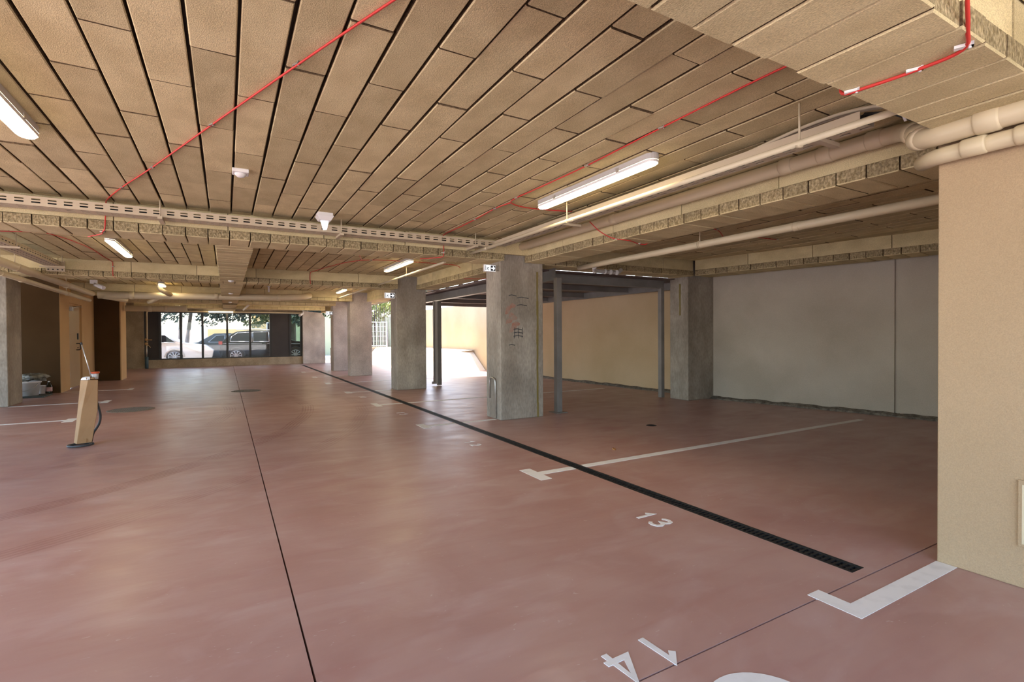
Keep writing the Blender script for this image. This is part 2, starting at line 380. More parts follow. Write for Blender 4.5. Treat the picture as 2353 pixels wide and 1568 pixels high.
ceiling(-3.7, 3.87, 19.15, 24.7, (-9, 18.7, 2.652, 5.9, 26.6, 2.95), True)  # slab runs on past pillars and window, overhang added for shade
ceiling(1.2, 3.36, -1.2, 0.77, (3.9, -4, 2.94, 4.0, -3.9, 2.95))

# ------------------------------------------------------------------ beams clad in boards
def beam(a, b, wid, side_near=True, side_far=False, joined=False, end=None, z0=ZS, face_len=1.0, pitch=PX, skip_end=(), over=0.0, start=0.0):
    """beam whose soffit runs from a to b (left/near edge), soffit boards lie across it; wid to the left-hand normal"""
    a, b = Vector((a[0], a[1], 0)), Vector((b[0], b[1], 0)); d = (b - a); L = d.length; d.normalize(); nrm = Vector((-d.y, d.x, 0))
    T = Matrix(((d.x, nrm.x, 0, a.x), (d.y, nrm.y, 0, a.y), (0, 0, 1, 0), (0, 0, 0, 1))); rz = math.atan2(d.y, d.x)
    o = struct('trim_1', MB(T).box(0, 0.05, z0 + 0.085, L, wid - 0.05, 2.66), m_slab)
    # soffit boards
    sb = board_mesh('soffit_board', pitch - .009, wid, 0.095, 0.007, m_boardx if abs(d.x) < abs(d.y) else m_board)
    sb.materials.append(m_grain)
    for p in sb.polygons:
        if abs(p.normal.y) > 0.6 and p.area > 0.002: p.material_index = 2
    jm, jg = MB(T), MB(T)
    n = int(L / pitch + 0.5); pt = L / n
    for k in range(n):
        c = (k + .5) * pt
        if any(u0 <= c <= u1 for u0, u1 in skip_end): continue
        if joined: jm.box(c - pt / 2 + .004, 0.002, z0, c + pt / 2 - .004, wid, z0 + .09)
        else:
            q = T @ Vector((c, wid / 2 + random.uniform(-.004, .004), z0 + random.uniform(-.002, .003)))
            piece(sb, 'soffit_board', o, q, (0, 0, rz + random.uniform(-.006, .006)), (pt / pitch, 1, 1))
    if joined: jm.build('soffit_strip', m_boardx, o, kind='stuff')
    # long boards on the faces
    fm = {}
    for on, yy in ((side_near, 0.012), (side_far, wid - 0.057)):
        if not on: continue
        s = -random.uniform(.2, .8); jl = MB(T)
        while s < L:
            e = min(s + face_len, L); s0 = max(s, 0)
            if e - s0 > .05:
                w = e - s0
                if joined: jl.box(s0 + .004, yy, z0 + .098, e - .004, yy + .045, ZC + .045)
                else:
                    key = round(w, 3)
                    if key not in fm:
                        fm[key] = MB().box(-w / 2 + .004, 0, 0, w / 2 - .004, .045, ZC + .045 - z0 - .10).mesh('side_board', m_boardx if abs(d.x) > abs(d.y) else m_board)
                    piece(fm[key], 'side_board', o, T @ Vector(((s0 + e) / 2, yy + random.uniform(-.003, .003), z0 + .10)), (0, 0, rz))
            s += face_len
        if joined: jl.build('side_strip', m_boardx, o, kind='stuff')
    return o
def nm(o, i): o.name = 'trim_%d' % i; WL[o.name] = Vector(o.location); return o
cnt = [0]
def B(*a, **k):
    cnt[0] += 1; o = beam(*a, **k); return o
# beam nearest the camera, across the top right corner
B((0.2, 0.77), (3.29, 0.77), 0.465, True, True)
# beams across the hall, pillar line by pillar line
B((-3.4, 6.365), (3.50, 6.365), 0.48, True, True)
MB().box(3.5, 6.38, 2.42, 3.93, 6.43, 2.645).build('side_board', m_boardx, bpy.data.objects['trim_1.001'])
B((-4.7, 11.25), (3.42, 11.25), 0.48, True, True)
B((-4.7, 16.0), (3.42, 16.0), 0.46, True, True, joined=True)
B((-3.7, 18.7), (3.42, 18.7), 0.46, True, True, joined=True)
B((-2.8, 22.0), (3.6, 22.0), 0.42, True, False, joined=True)
# long beam over the pillar row (soffit edge on the hall side is x = 3.9)
B((4.34, 1.24), (4.34, 6.44), 0.46, False, True)
B((4.32, 6.98), (4.32, 11.3), 0.46, False, True)
B((4.32, 11.8), (4.32, 16.0), 0.46, False, True, joined=True)
B((4.30, 16.4), (4.30, 24.6), 0.46, False, True, joined=True)
# flat beam down the middle of the hall
B((0.31, 6.86), (0.31, 11.24), 0.40, False, True)
B((0.33, 11.75), (0.33, 15.98), 0.42, False, True)
B((0.35, 16.47), (0.35, 24.6), 0.43, True, True, joined=True)
# beam between pillar and wall pillar, beam above the white wall
B((4.25, 6.47), (7.55, 6.47), 0.46, True, False)
B((8.93, 1.24), (8.0, 6.5), 0.50, False, True)

# ------------------------------------------------------------------ walls
# solid corner block in the right foreground
struct('wall_right', MB().box(3.36, -4, 0, 9.4, 1.24, 2.655), m_plaster, 0.006)
# white wall at the back of the right bays, with a chased joint
u = Vector((8.29 - 8.88, 6.60 - 3.23, 0)).normalized(); nr = Vector((u.y, -u.x, 0))
def wallT(o): return Matrix(((u.x, nr.x, 0, o[0]), (u.y, nr.y, 0, o[1]), (0, 0, 1, 0), (0, 0, 0, 1)))
T = wallT((8.70, 3.70))
ww = struct('wall_right', MB(T).box(-2.6, 0.0, 0.0, -0.035, 0.25, 2.66).box(0.035, 0, 0.0, 3.1, 0.25, 2.66).box(-0.035, 0.035, 0, 0.035, 0.25, 2.66), m_white)
def kerb(b, pts, nrm):
    prev = None
    for p in pts:
        p = Vector(p); w_ = random.uniform(.10, .16); h = random.uniform(.035, .06)
        cur = [b.P(p + nrm * .02 + Vector((0, 0, -.01))), b.P(p - nrm * w_ + Vector((0, 0, -.01))), b.P(p - nrm * (w_ - .03) + Vector((0, 0, h * .5))), b.P(p - nrm * .03 + Vector((0, 0, h))), b.P(p + nrm * .02 + Vector((0, 0, h * 1.1)))]
        if prev:
            for q_ in range(4): b.f.append([prev[q_], prev[q_ + 1], cur[q_ + 1], cur[q_]])
        prev = cur
cb = MB(T); kerb(cb, [(-2.6 + k * .1, 0, 0) for k in range(57)], Vector((0, 1, 0)))
cb.build('baseboard_right', m_rough, None, kind='structure')
# peach rendered wall behind the steel canopy
pw = struct('wall_right', MB().prism([(8.33, 6.7, 0), (8.06, 12.3, 0), (8.0, 23.6, 0), (8.3, 23.6, 0), (8.6, 6.7, 0)], (0, 0, 2.42)), m_peach)
cb = MB(); kerb(cb, [(8.33 - (.2 * k) * .048, 6.7 + .2 * k, 0) for k in range(28)] + [(8.06 - .02 * k, 12.4 + .8 * k, 0) for k in range(4)], Vector((1, 0, 0)))
cb.build('baseboard_right', m_rough, None, kind='structure')
# left core
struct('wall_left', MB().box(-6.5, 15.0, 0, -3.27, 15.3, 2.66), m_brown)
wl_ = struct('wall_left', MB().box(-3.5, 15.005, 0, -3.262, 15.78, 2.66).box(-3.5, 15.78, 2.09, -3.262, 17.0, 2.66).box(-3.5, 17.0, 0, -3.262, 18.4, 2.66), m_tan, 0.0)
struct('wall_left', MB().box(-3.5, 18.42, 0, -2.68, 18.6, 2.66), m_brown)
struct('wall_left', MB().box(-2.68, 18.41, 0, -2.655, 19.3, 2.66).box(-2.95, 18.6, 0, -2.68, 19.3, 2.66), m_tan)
struct('wall_left', MB().box(-3.85, 19.3, 0, -3.6, 24.7, 2.66), m_concw)
# door
dj = MB().box(-3.36, 15.78, 0, -3.30, 15.83, 2.09).box(-3.36, 16.95, 0, -3.30, 17.0, 2.09).box(-3.36, 15.83, 2.04, -3.30, 16.95, 2.09).build('door_1', m_tan, None, kind='structure')
lf = MB().box(-3.345, 15.84, 0.02, -3.30, 16.94, 2.035).build('door_leaf', m_door, dj, 0.003)
MB().box(-3.30, 16.70, 0.98, -3.285, 16.76, 1.0).tube(bent([(-3.30, 16.60, 0.94), (-3.22, 16.60, 0.94), (-3.22, 16.60, 1.10), (-3.30, 16.60, 1.10)], .03), .012, 8).build('handle', m_black, lf)
MB().box(-3.30, 16.68, 1.2, -3.285, 16.78, 1.36).build('lock_plate', m_black, lf)
MB().box(-3.30, 15.95, 1.90, -3.24, 16.10, 2.0).tube([(-3.25, 16.02, 1.97), (-3.22, 16.4, 2.03), (-3.22, 16.75, 2.03)], .01, 6).build('door_closer', m_galv, lf)
for z in (0.25, 1.75): MB().tube([(-3.29, 15.85, z), (-3.29, 15.85, z + .16)], .018, 8).build('hinge', m_galv, lf)
# back wall
struct('wall_back', MB().box(-3.85, 24.7, 0, -2.83, 25.1, 2.66), m_concw)
sb_ = struct('wall_back', MB().box(-2.83, 24.72, 0, 3.04, 25.05, 0.33), m_concw)
MB().box(-0.35, 24.712, 0.01, 1.05, 24.725, 0.30).build('form_panel', m_concw, sb_, 0.003)
struct('wall_back', MB().box(-2.83, 24.72, 2.29, 3.04, 25.1, 2.66), m_concw)
struct('wall_back', MB().prism([(3.04, 24.55, 0), (4.0, 24.55, 0), (4.0, 24.55, 2.1), (3.85, 24.55, 2.32), (3.04, 24.55, 2.40)], (0, 0.45, 0)), m_concl, 0.01)
win = struct('window_1', MB().box(-2.83, 24.80, 0.33, 3.04, 24.90, 0.375).box(-2.83, 24.80, 2.235, 3.04, 24.90, 2.29), m_frame)
mull = [-2.83, -2.66, -2.31, -1.60, -0.84, 0.06, 0.96, 1.74, 2.54, 3.0]
for x in (-2.80, -2.31, -1.60, -0.84, 0.06, 0.93, 1.74, 2.54, 3.0):
    MB().box(x - .04, 24.78, 0.375, x + .04, 24.91, 2.235).build('mullion', m_frame, win)
for x0, x1, m in ((-2.27, -1.64, m_glass), (-1.56, -.88, m_glass), (-.80, .02, m_glass), (.10, .89, m_glass), (.97, 1.70, m_glass), (2.58, 2.96, m_gglass)):
    MB().box(x0, 24.845, 0.375, x1, 24.853, 2.235).build('pane', m, win)
for x0, x1 in ((-2.76, -2.35), (1.78, 2.50)):
    MB().box(x0, 24.82, 0.375, x1, 24.86, 2.235).build('dark_panel', m_dpanel, win)

# ------------------------------------------------------------------ concrete pillars
def pillar(label, x0, y0, x1, y1, top, m, extra=None):
    o = thing('concrete_pillar', label, 'pillar', ((x0 + x1) / 2, (y0 + y1) / 2, 0), 'concrete pillars')
    MB().box(x0, y0, 0, x1, y1, top).build('shaft', m, o, 0.012)
    return o
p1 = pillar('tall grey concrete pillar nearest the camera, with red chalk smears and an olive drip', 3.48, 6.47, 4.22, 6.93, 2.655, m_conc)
dx = MB(); z = 2.2
for k in range(10):
    dx.box(4.10 + random.uniform(-.005, .005), 6.466, 2.2 - (k + 1) * .22, 4.13 + random.uniform(-.006, .006), 6.471, 2.2 - k * .22)
dx.build('drip_stain', m_stain, p1)
sm_ = MB()
for k in range(9):
    a, z = 3.55 + random.uniform(0, .12), 1.28 + .045 * k; w_ = random.uniform(.05, .13); yk = 6.4685 - .0002 * k
    sm_.poly([(a, yk, z), (a + w_, yk, z + .015), (a + w_ + .02, yk, z + .05), (a + w_ * .6, yk, z + .085), (a + .01, yk, z + .05)])
sm_.build('chalk_smear', m_rpaint, p1)
sc = MB()
for x, z, w in ((3.62, 1.83, .13), (3.76, 1.80, .2), (3.76, 1.69, .17), (3.70, 1.33, .14), (3.70, 1.28, .16), (3.70, 1.23, .16), (3.62, 1.1, .1)):
    sc.tube([(x, 6.468, z), (x + w * .4, 6.468, z + .012), (x + w, 6.468, z - .004)], .005, 5)
for x in (3.71, 3.78, 3.84): sc.tube([(x, 6.468, 1.2), (x + .01, 6.468, 1.36)], .004, 5)
sc.build('pencil_scribble', m_lead, p1)
MB().tube(bent([(3.47, 6.60, .02), (3.455, 6.60, .60), (3.455, 6.78, .62), (3.47, 6.80, .3)], .06), .012, 8).build('bent_rebar', m_galv, p1)
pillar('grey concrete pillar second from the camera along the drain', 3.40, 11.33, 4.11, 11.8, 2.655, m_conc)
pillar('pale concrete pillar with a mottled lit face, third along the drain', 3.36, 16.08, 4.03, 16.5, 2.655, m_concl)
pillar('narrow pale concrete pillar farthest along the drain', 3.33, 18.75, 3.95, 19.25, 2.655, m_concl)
p5 = pillar('dark grey concrete wall pillar between the peach wall and the white wall', 7.50, 6.56, 8.38, 7.0, 2.655, m_conc)
MB().tube([(7.50, 6.75, 2.2), (7.505, 6.75, 1.6)], .02, 6).build('drip_stain', m_stain, p5)
p6 = pillar('wide concrete pillar at the left edge beside the dark recess', -4.3, 12.45, -3.44, 13.2, 2.66, m_conc)

# ------------------------------------------------------------------ steel canopy in the side yard
cn = thing('steel_canopy', 'grey steel canopy with brown roof sheets over the side yard', 'canopy', (6.3, 9, 0))
def ibeam(name, a, b, h, w, par):
    a, b = Vector(a), Vector(b); d = (b - a).normalized(); n = Vector((-d.y, d.x, 0)).normalized(); z = Vector((0, 0, 1)); L = (b - a).length
    T = Matrix(((d.x, n.x, 0, a.x), (d.y, n.y, 0, a.y), (0, 0, 1, a.z), (0, 0, 0, 1)))
    return MB(T).box(0, -.006, 0.01, L, .006, h - .01).box(0, -w / 2, 0, L, w / 2, .012).box(0, -w / 2, h - .012, L, w / 2, h).build(name, m_steel, par)
ibeam('long_girder', (4.62, 6.72, 2.12), (4.62, 15.2, 2.09), 0.25, 0.12, cn)
ibeam('cross_girder', (4.36, 7.16, 2.14), (7.5, 7.16, 2.14), 0.15, 0.10, cn)
ibeam('long_girder', (7.9, 7.2, 2.15), (7.85, 15.2, 2.15), 0.15, 0.10, cn)
for y in (8.6, 10.2, 11.8, 13.4, 15.0): ibeam('rafter', (4.66, y, 2.18), (8.0, y, 2.18), 0.12, 0.07, cn)
for k in range(11):
    y = 6.88 + k * .74; MB().box(4.3, y, 2.292, 8.36 - .03 * k, y + .739, 2.312).box(4.3, y + .70, 2.312, 8.3 - .03 * k, y + .752, 2.335).build('roof_sheet', m_roof, cn)
def post(label, x, y, w, top, plate=True, rz=0.0):
    o = thing('steel_post', label, 'post', (x, y, 0), 'steel posts of the canopy'); h = w / 2
    MB().box(x - h, y - h, 0.012, x + h, y + h, top).build('shaft', m_steel, o, 0.004)
    if plate: MB().box(x - .11, y - .11, 0.0, x + .11, y + .11, 0.012).build('base_plate', m_steel, o)
    return o
post('grey square steel post on a base plate right of the near concrete pillar', 4.64, 6.68, .095, 2.16)
pc = post('grey steel post standing in front of the bright peach wall', 4.63, 11.85, .10, 2.10, False)
MB().box(4.49, 11.80, .05, 4.575, 11.815, 2.1).box(4.49, 11.80, .05, 4.50, 11.9, 2.1).box(4.43, 11.80, .05, 4.49, 11.84, .11).build('lit_side_channel', m_gplast, pc)  # paler than the post: light on its left face put into the colour
post('dark steel post beside the wall pillar', 7.42, 7.15, .085, 2.16, False)

# ------------------------------------------------------------------ side yard: ramp, parapet, fence, trees
rp = struct('ramp', MB(), m_rampm) if False else None
ft = [(5.55, 24.2), (5.80, 22.0), (6.02, 17.2), (6.10, 16.0), (6.45, 15.45), (7.2, 15.6), (8.02, 16.05)]
tp = [(6.2, 24.2), (6.35, 22.2), (6.55, 18.2), (6.65, 17.1), (6.9, 16.6), (7.3, 16.7), (8.02, 17.1)]
rb = MB()
for k in range(len(ft) - 1):
    rb.poly([(*ft[k], 0), (*ft[k + 1], 0), (*tp[k + 1], .66), (*tp[k], .66)])
    rb.poly([(*tp[k], .66), (*tp[k + 1], .66), (8.02, max(tp[k + 1][1], 17.0) if k < 5 else 17.1, .70), (8.02, max(tp[k][1], 17.0), .70)])
rb.build('ramp', m_rampm, None, kind='structure')
par = struct('wall_side', MB().box(4.2, 24.2, 0, 9.5, 24.4, .64), m_rampm)
MB().box(4.2, 24.17, .64, 9.5, 24.43, .70).build('coping', m_peach, par)
fe = thing('mesh_fence', 'pale welded wire mesh fence panel behind the low cream wall', 'fence', (6.0, 25.0, 0))
for x in (5.7, 7.0): MB().tube([(x, 25, -.03), (x, 25, 1.95)], .03, 8).build('post', m_wplast, fe)
for z in (.75, 1.92): MB().tube([(5.7, 25, z), (7.0, 25, z)], .02, 6).build('rail', m_wplast, fe)
wm = MB()
for k in range(1, 8): wm.tube([(5.7 + k * .16, 25, .75), (5.7 + k * .16, 25, 1.92)], .006, 4)
for k in range(1, 5): wm.tube([(5.7, 25, .75 + k * .24), (7.0, 25, .75 + k * .24)], .006, 4)
wm.build('wire_mesh', m_wplast, fe)['kind'] = 'stuff'
rd = MB()
for k in range(160):
    x = 4.6 + k * .026 + random.uniform(-.01, .01); t = random.uniform(2.3, 2.9); rd.tube([(x, 26.2, -.02), (x + random.uniform(-.06, .06), 26.2 + random.uniform(-.1, .1), t)], .012, 4, False)
tag(rd.build('reed_fence', m_reed, None, loc=(6.5, 26.2, 0)), 'brown reed screen behind the wire mesh fence', 'screen')

def leaves(blobs, n, size, flat=1.0):
    b = MB(); vol = [r[0] * r[1] * r[2] for _, r in blobs]; tot = sum(vol)
    for (c, r), v in zip(blobs, vol):
        for _ in range(int(n * v / tot)):
            d = Vector((random.gauss(0, 1), random.gauss(0, 1), random.gauss(0, 1))).normalized() * random.uniform(.25, 1) ** .45
            p = Vector(c) + Vector((d.x * r[0], d.y * r[1], d.z * r[2]))
            a = Vector((random.gauss(0, 1), random.gauss(0, 1), random.gauss(0, 1))).normalized(); t = a.orthogonal().normalized()
            s = size * random.uniform(.6, 1.4); w = a.cross(t)
            b.f.append([b.P(p - t * s), b.P(p + w * s * .45), b.P(p + t * s), b.P(p - w * s * .45)])
    return b
def tree(label, x, y, h, trunk_r, blobs, n, size, ml, lean=(0, 0), wash=None, mt=None):
    o = thing('tree', label, 'tree', (x, y, -.02), 'trees outside')
    pts = [(x + lean[0] * t, y + lean[1] * t, -.02 + h * t) for t in (0, .25, .5, .75, 1)]
    MB().tube(pts, [trunk_r * s for s in (1.1, 1, .95, .85, .7)], 10).build('trunk', mt or m_trunk, o)
    if wash: MB().tube([(x, y, -.02), (x + lean[0] * wash / h, y + lean[1] * wash / h, wash)], trunk_r * 1.13, 10).build('limewash_band', m_trunkp, o)
    leaves(blobs, n, size).build('foliage', ml, o, kind='stuff', fix=False)
    return o
tree('leafy tree with yellow-green leaves above the mesh fence', 7.2, 29.5, 4.5, .12, [((6.9, 29, 3.0), (1.6, 1.3, 1.2)), ((8.4, 29.5, 3.9), (1.8, 1.4, 1.3)), ((6.4, 29.2, 4.4), (1.6, 1.3, 1.2))], 5200, .11, m_leafy)

# ------------------------------------------------------------------ ceiling lights
def light(label, x, y0, y1, g='led ceiling lights', ax='y'):
    o = thing('ceiling_light', label, 'light', (x, (y0 + y1) / 2, ZC), g)
    pr = []
    hw = .058
    for a in range(9):
        t = math.pi * a / 8; pr.append((hw * math.cos(t), 'e', hw * math.sin(t)))
    out = [(x + p[0], y1 - hw + p[2]) for p in pr] + [(x - p[0], y0 + hw - p[2]) for p in pr]
    MB().prism([(q[0], q[1], ZC - .045) for q in out], (0, 0, .048)).build('housing', m_gplast, o)
    ins = [(x + (q[0] - x) * .93, (y0 + y1) / 2 + (q[1] - (y0 + y1) / 2) * .995) for q in out]
    in2 = [(x + (q[0] - x) * .72, (y0 + y1) / 2 + (q[1] - (y0 + y1) / 2) * .985) for q in out]
    b = MB(); n = len(out)
    A = [b.P((*q, ZC - .046)) for q in out]; D = [b.P((*q, ZC - .066)) for q in ins]; E_ = [b.P((*q, ZC - .076)) for q in in2]
    for k in range(n): b.f.append([D[k], D[(k + 1) % n], E_[(k + 1) % n], E_[k]])
    b.f.append(E_[::-1]); b.build('diffuser', m_led, o)
    b = MB(); A = [b.P((*q, ZC - .046)) for q in out]; D = [b.P((*q, ZC - .066)) for q in ins]
    for k in range(n): b.f.append([A[k], A[(k + 1) % n], D[(k + 1) % n], D[k]])
    b.build('diffuser_rim', m_wplast, o)
    for yy in (y0 + .35, y1 - .35): MB().box(x - .064, yy, ZC - .052, x + .064, yy + .03, ZC - .02).build('clip', m_galv, o)
    return o
light('long lit tube light nearest on the right, beside the cable tray', 2.80, 2.74, 4.33)
light('lit tube light cut by the left edge of the picture', -1.08, 2.78, 4.36)
light('lit tube light behind the left cable tray beam', -1.33, 8.45, 10.05)
light('lit tube light in the second bay near the pillars', 2.81, 8.45, 10.05)
light('small lit light far off above the left pipe tee', -1.36, 14.9, 15.6)
light('small lit light far off by the third pillar', 2.93, 14.6, 15.7)
light('lit tube light hidden high between the last two cross beams at left', -1.36, 19.9, 21.4)
light('lit tube light hidden high between the last two cross beams at right', 2.93, 19.9, 21.4)
# thin lit tube over the far window
o = thing('ceiling_light', 'thin lit tube light just above the far window', 'light', (0.0, 24.3, 2.3), 'led ceiling lights')
MB().box(-.62, 24.27, 2.30, .30, 24.33, 2.33).build('housing', m_gplast, o); MB().tube([(-.6, 24.3, 2.285), (.28, 24.3, 2.285)], .02, 8).build('diffuser', m_led, o)

# ------------------------------------------------------------------ cable trays (real slots)
def slotted(b, o, ux, uz, L, H, rows, n_per_m=9.0):
    """plate spanning o..o+ux*L, o+uz*H with rows of slots cut out"""
    o, ux, uz = Vector(o), Vector(ux), Vector(uz); nn = int(L * n_per_m); st = L / nn
    edges = [0.0]
    for r in rows: edges += [r[0], r[1]]
    edges.append(H)
    for i in range(len(edges) - 1):
        z0, z1 = edges[i], edges[i + 1]
        if i % 2 == 0: b.poly([o + uz * z0, o + ux * L + uz * z0, o + ux * L + uz * z1, o + uz * z1])
        else:
            for k in range(nn):
                a, c = k * st + st * .55, (k + 1) * st
                b.poly([o + ux * a + uz * z0, o + ux * c + uz * z0, o + ux * c + uz * z1, o + ux * a + uz * z1])
def tray(label, a, b, w, h, rows, hang, side=1):
    a, b = Vector(a), Vector(b); d = (b - a).normalized(); L = (b - a).length; n = Vector((-d.y, d.x, 0)); z = Vector((0, 0, 1))
    o = thing('cable_tray', label, 'cable tray', a)
    for k, off in enumerate((0, w)):
        q = MB(); slotted(q, a + n * off, d, z, L, h, rows if k == 0 else []); x = q.build('side_plate', m_tray, o, fix=False)
        md = x.modifiers.new('t', 'SOLIDIFY'); md.thickness = .002
    q = MB(); slotted(q, a + z * .001, d, n, L, w, [(w * .15, w * .25), (w * .45, w * .55), (w * .75, w * .85)]); x = q.build('bottom_plate', m_tray, o, fix=False)
    md = x.modifiers.new('t', 'SOLIDIFY'); md.thickness = .002
    for k in range(3):  # black filler cables added inside so the slots look dark
        for zz in (.018, .05):
            off_ = w * (.2 + .3 * k); MB().tube([a + n * off_ + z * zz + d * .02, b + n * off_ + z * zz - d * .02], .016, 6).build('filler_cable', m_black, o)
    for s in hang:
        p = a + d * s
        hb = MB().tube([p - n * .03 + z * .0, p - n * .03 + z * (ZC - a.z + .03)], .006, 6)
        T = Matrix(((d.x, n.x, 0, p.x), (d.y, n.y, 0, p.y), (0, 0, 1, p.z), (0, 0, 0, 1))); hb.T = T
        hb.box(-.02, -.07, -.03, .02, w + .05, -.004); hb.build('hanger', m_tray, o)
    return o
R2 = [(.025, .038), (.052, .065)]
tray('perforated cable tray hung along the face of the first cross beam', (-3.2, 6.10, 2.445), (3.22, 6.10, 2.445), .18, .085, R2, (2.65, 4.38, 6.1))
tray('cream cable tray running along the ceiling beside the right tube light', (3.36, 1.55, 2.47), (3.36, 6.1, 2.47), .16, .06, [], (.25, 2.95))
tray('cable tray with perforated end plate at the left in the second bay', (-2.36, 7.2, 2.43), (-2.36, 11.1, 2.43), .20, .08, R2, (1.6, 3.7))
MB().box(-2.58, 11.1, 2.36, -2.34, 11.115, 2.54).build('end_plate', m_tray, bpy.data.objects['cable_tray.002'])
hl = MB()
for i in range(4):
    for j in range(3): hl.tube([(-2.55 + i * .06, 11.094, 2.39 + j * .06), (-2.55 + i * .06, 11.1, 2.39 + j * .06)], .012, 8)
hl.build('end_plate_holes', m_black, bpy.data.objects['cable_tray.002'])['kind'] = 'stuff'
tray('distant cable tray along the back wall above the window', (-2.8, 24.45, 2.42), (3.6, 24.45, 2.42), .12, .07, [(.02, .05)], (1.5, 4.5))

# ------------------------------------------------------------------ pipes
def collar(b, p, d, r, w=.05):
    p, d = Vector(p), Vector(d).normalized(); b.tube([p - d * w, p - d * w * .8, p + d * w * .8, p + d * w], [r, r * 1.12, r * 1.12, r], 16)
def pipe(name, label, pts, r, m, collars=(), hangers=(), bend=.12, group=None):
    o = thing(name, label, 'pipe', pts[0], group)
    MB().tube(bent(pts, bend), r, 16).build('tube', m, o)
    for p, d in collars:
        b = MB(); collar(b, p, d, r, .05 if r > .04 else .03); b.build('collar', m, o)
    for p in hangers:
        b = MB().tube([(p[0], p[1], p[2] + r), (p[0], p[1], ZC + .03)], .006, 6); b.build('hanger', m, o)
        MB().tube([(p[0], p[1] - .012, p[2]), (p[0], p[1] + .012, p[2])], r + .004, 16).build('hanger_band', m, o)
    return o
Yd = (0, 1, 0)
pipe('drain_pipe', 'thick beige pipe along the left face of the right beam', [(3.80, 6.62, 2.545), (3.80, 6.35, 2.545), (3.79, 1.60, 2.54), (3.52, 1.42, 2.42), (3.36, 1.31, 2.34)], .056, m_pipe,
     [((3.80, 4.35, 2.545), Yd), ((3.79, 2.35, 2.543), Yd), ((3.79, 2.06, 2.541), Yd), ((3.79, 1.74, 2.541), Yd), ((3.52, 1.42, 2.42), (.76, .52, .37))], [], .12)
pipe('drain_pipe', 'upper of the two beige pipes above the right foreground wall', [(3.39, 1.35, 2.335), (3.275, 1.24, 2.285), (3.25, 1.0, 2.285), (3.25, -1.0, 2.285)], .055, m_pipe, [((3.36, 1.32, 2.322), (.8, .55, .3)), ((3.25, 1.0, 2.285), Yd), ((3.25, .74, 2.285), Yd)], [], .10)
pipe('drain_pipe', 'lower beige pipe hugging the top of the right foreground wall', [(3.42, 1.335, 2.20), (3.285, 1.215, 2.18), (3.28, 0.9, 2.18), (3.29, -1.0, 2.18)], .042, m_pipe, [((3.27, 1.06, 2.18), Yd), ((3.275, .86, 2.18), Yd)], [(3.275, .86, 2.18)], .06)
pipe('sprinkler_pipe', 'thin cream pipe under the tray from the right beam to the near pillar', [(2.97, 6.45, 2.385), (2.93, 1.24, 2.36)], .019, m_cream, [((2.95, 4.0, 2.372), Yd), ((2.965, 5.9, 2.38), Yd)], [(2.95, 4.08, 2.372), (2.94, 1.75, 2.36)])
pipe('sprinkler_pipe', 'thin cream pipe running through the second bay to the second pillar', [(2.97, 11.3, 2.385), (2.96, 7.3, 2.385)], .019, m_cream, [], [(2.96, 9.2, 2.385)])
pipe('sprinkler_pipe', 'thin cream pipe in the third bay, farthest of its line', [(2.97, 16.0, 2.385), (2.96, 12.1, 2.385)], .019, m_cream, [], [(2.96, 13.8, 2.385)])
pp = pipe('drain_pipe', 'beige pipe under the ceiling of the right bays, with a flexible branch', [(4.86, 6.40, 2.30), (4.80, 5.6, 2.29), (4.72, 1.3, 2.26)], .04, m_pipe, [((4.75, 2.85, 2.27), Yd)], [(4.77, 4.0, 2.28)])
MB().tube(smooth([(4.84, 6.0, 2.27), (4.95, 6.12, 2.24), (5.15, 6.2, 2.24), (5.5, 6.25, 2.25), (5.62, 6.28, 2.30)]), .032, 12).build('flexible_branch', m_gplast, pp)
for x in (5.0, 5.2, 5.32, 5.45): MB().tube([(x, 6.2, 2.24), (x + .03, 6.205, 2.24)], .04, 12).build('ring', m_gplast, pp)
pipe('drain_pipe', 'thick beige pipe at left running past the left pillar', [(-2.72, 8.6, 2.33), (-2.72, 11.0, 2.31), (-2.72, 15.2, 2.28)], .06, m_pipe, [((-2.72, 13.0, 2.29), Yd)], [(-2.72, 10.2, 2.315)])
pipe('drain_pipe', 'thinner beige pipe just left of the thick left pipe', [(-2.92, 9.0, 2.24), (-2.90, 13.0, 2.19), (-2.88, 15.8, 2.16)], .042, m_pipe, [((-2.91, 11.2, 2.21), Yd)], [(-2.91, 10.3, 2.22), (-2.89, 13.8, 2.18)])
pk = pipe('drain_pipe', 'thick brown-beige pipe crossing the hall in front of the far window', [(-2.66, 15.45, 2.27), (1.35, 15.45, 2.33), (1.9, 15.5, 2.37), (2.15, 15.7, 2.44)], .084, m_pipe, [((-2.0, 15.45, 2.28), (1, 0, 0)), ((-0.2, 15.45, 2.31), (1, 0, 0)), ((1.3, 15.45, 2.33), (1, 0, 0))], [(-1.4, 15.45, 2.285), (.5, 15.45, 2.315)])
MB().tube(bent([(-1.40, 15.1, 2.58), (-1.40, 15.15, 2.42), (-1.20, 15.4, 2.32)], .08), .055, 12).build('tee_branch', m_pipe, pk)
MB().tube(bent([(-1.42, 15.5, 2.28), (-1.62, 15.7, 2.16), (-1.7, 15.8, 2.14)], .08), .05, 12).build('tee_branch', m_pipe, pk)
MB().tube([(-2.55, 15.4, 2.24), (-2.15, 15.75, 2.18)], .06, 12).build('stub_end', m_pipe, pk)
pipe('drain_pipe', 'short thick yellow-beige pipe below the crossing pipe at left', [(-2.62, 18.9, 2.12), (-1.3, 18.9, 2.13), (-1.05, 18.9, 2.16)], .09, m_cream, [((-2.0, 18.9, 2.125), (1, 0, 0)), ((-1.6, 18.9, 2.13), (1, 0, 0))])
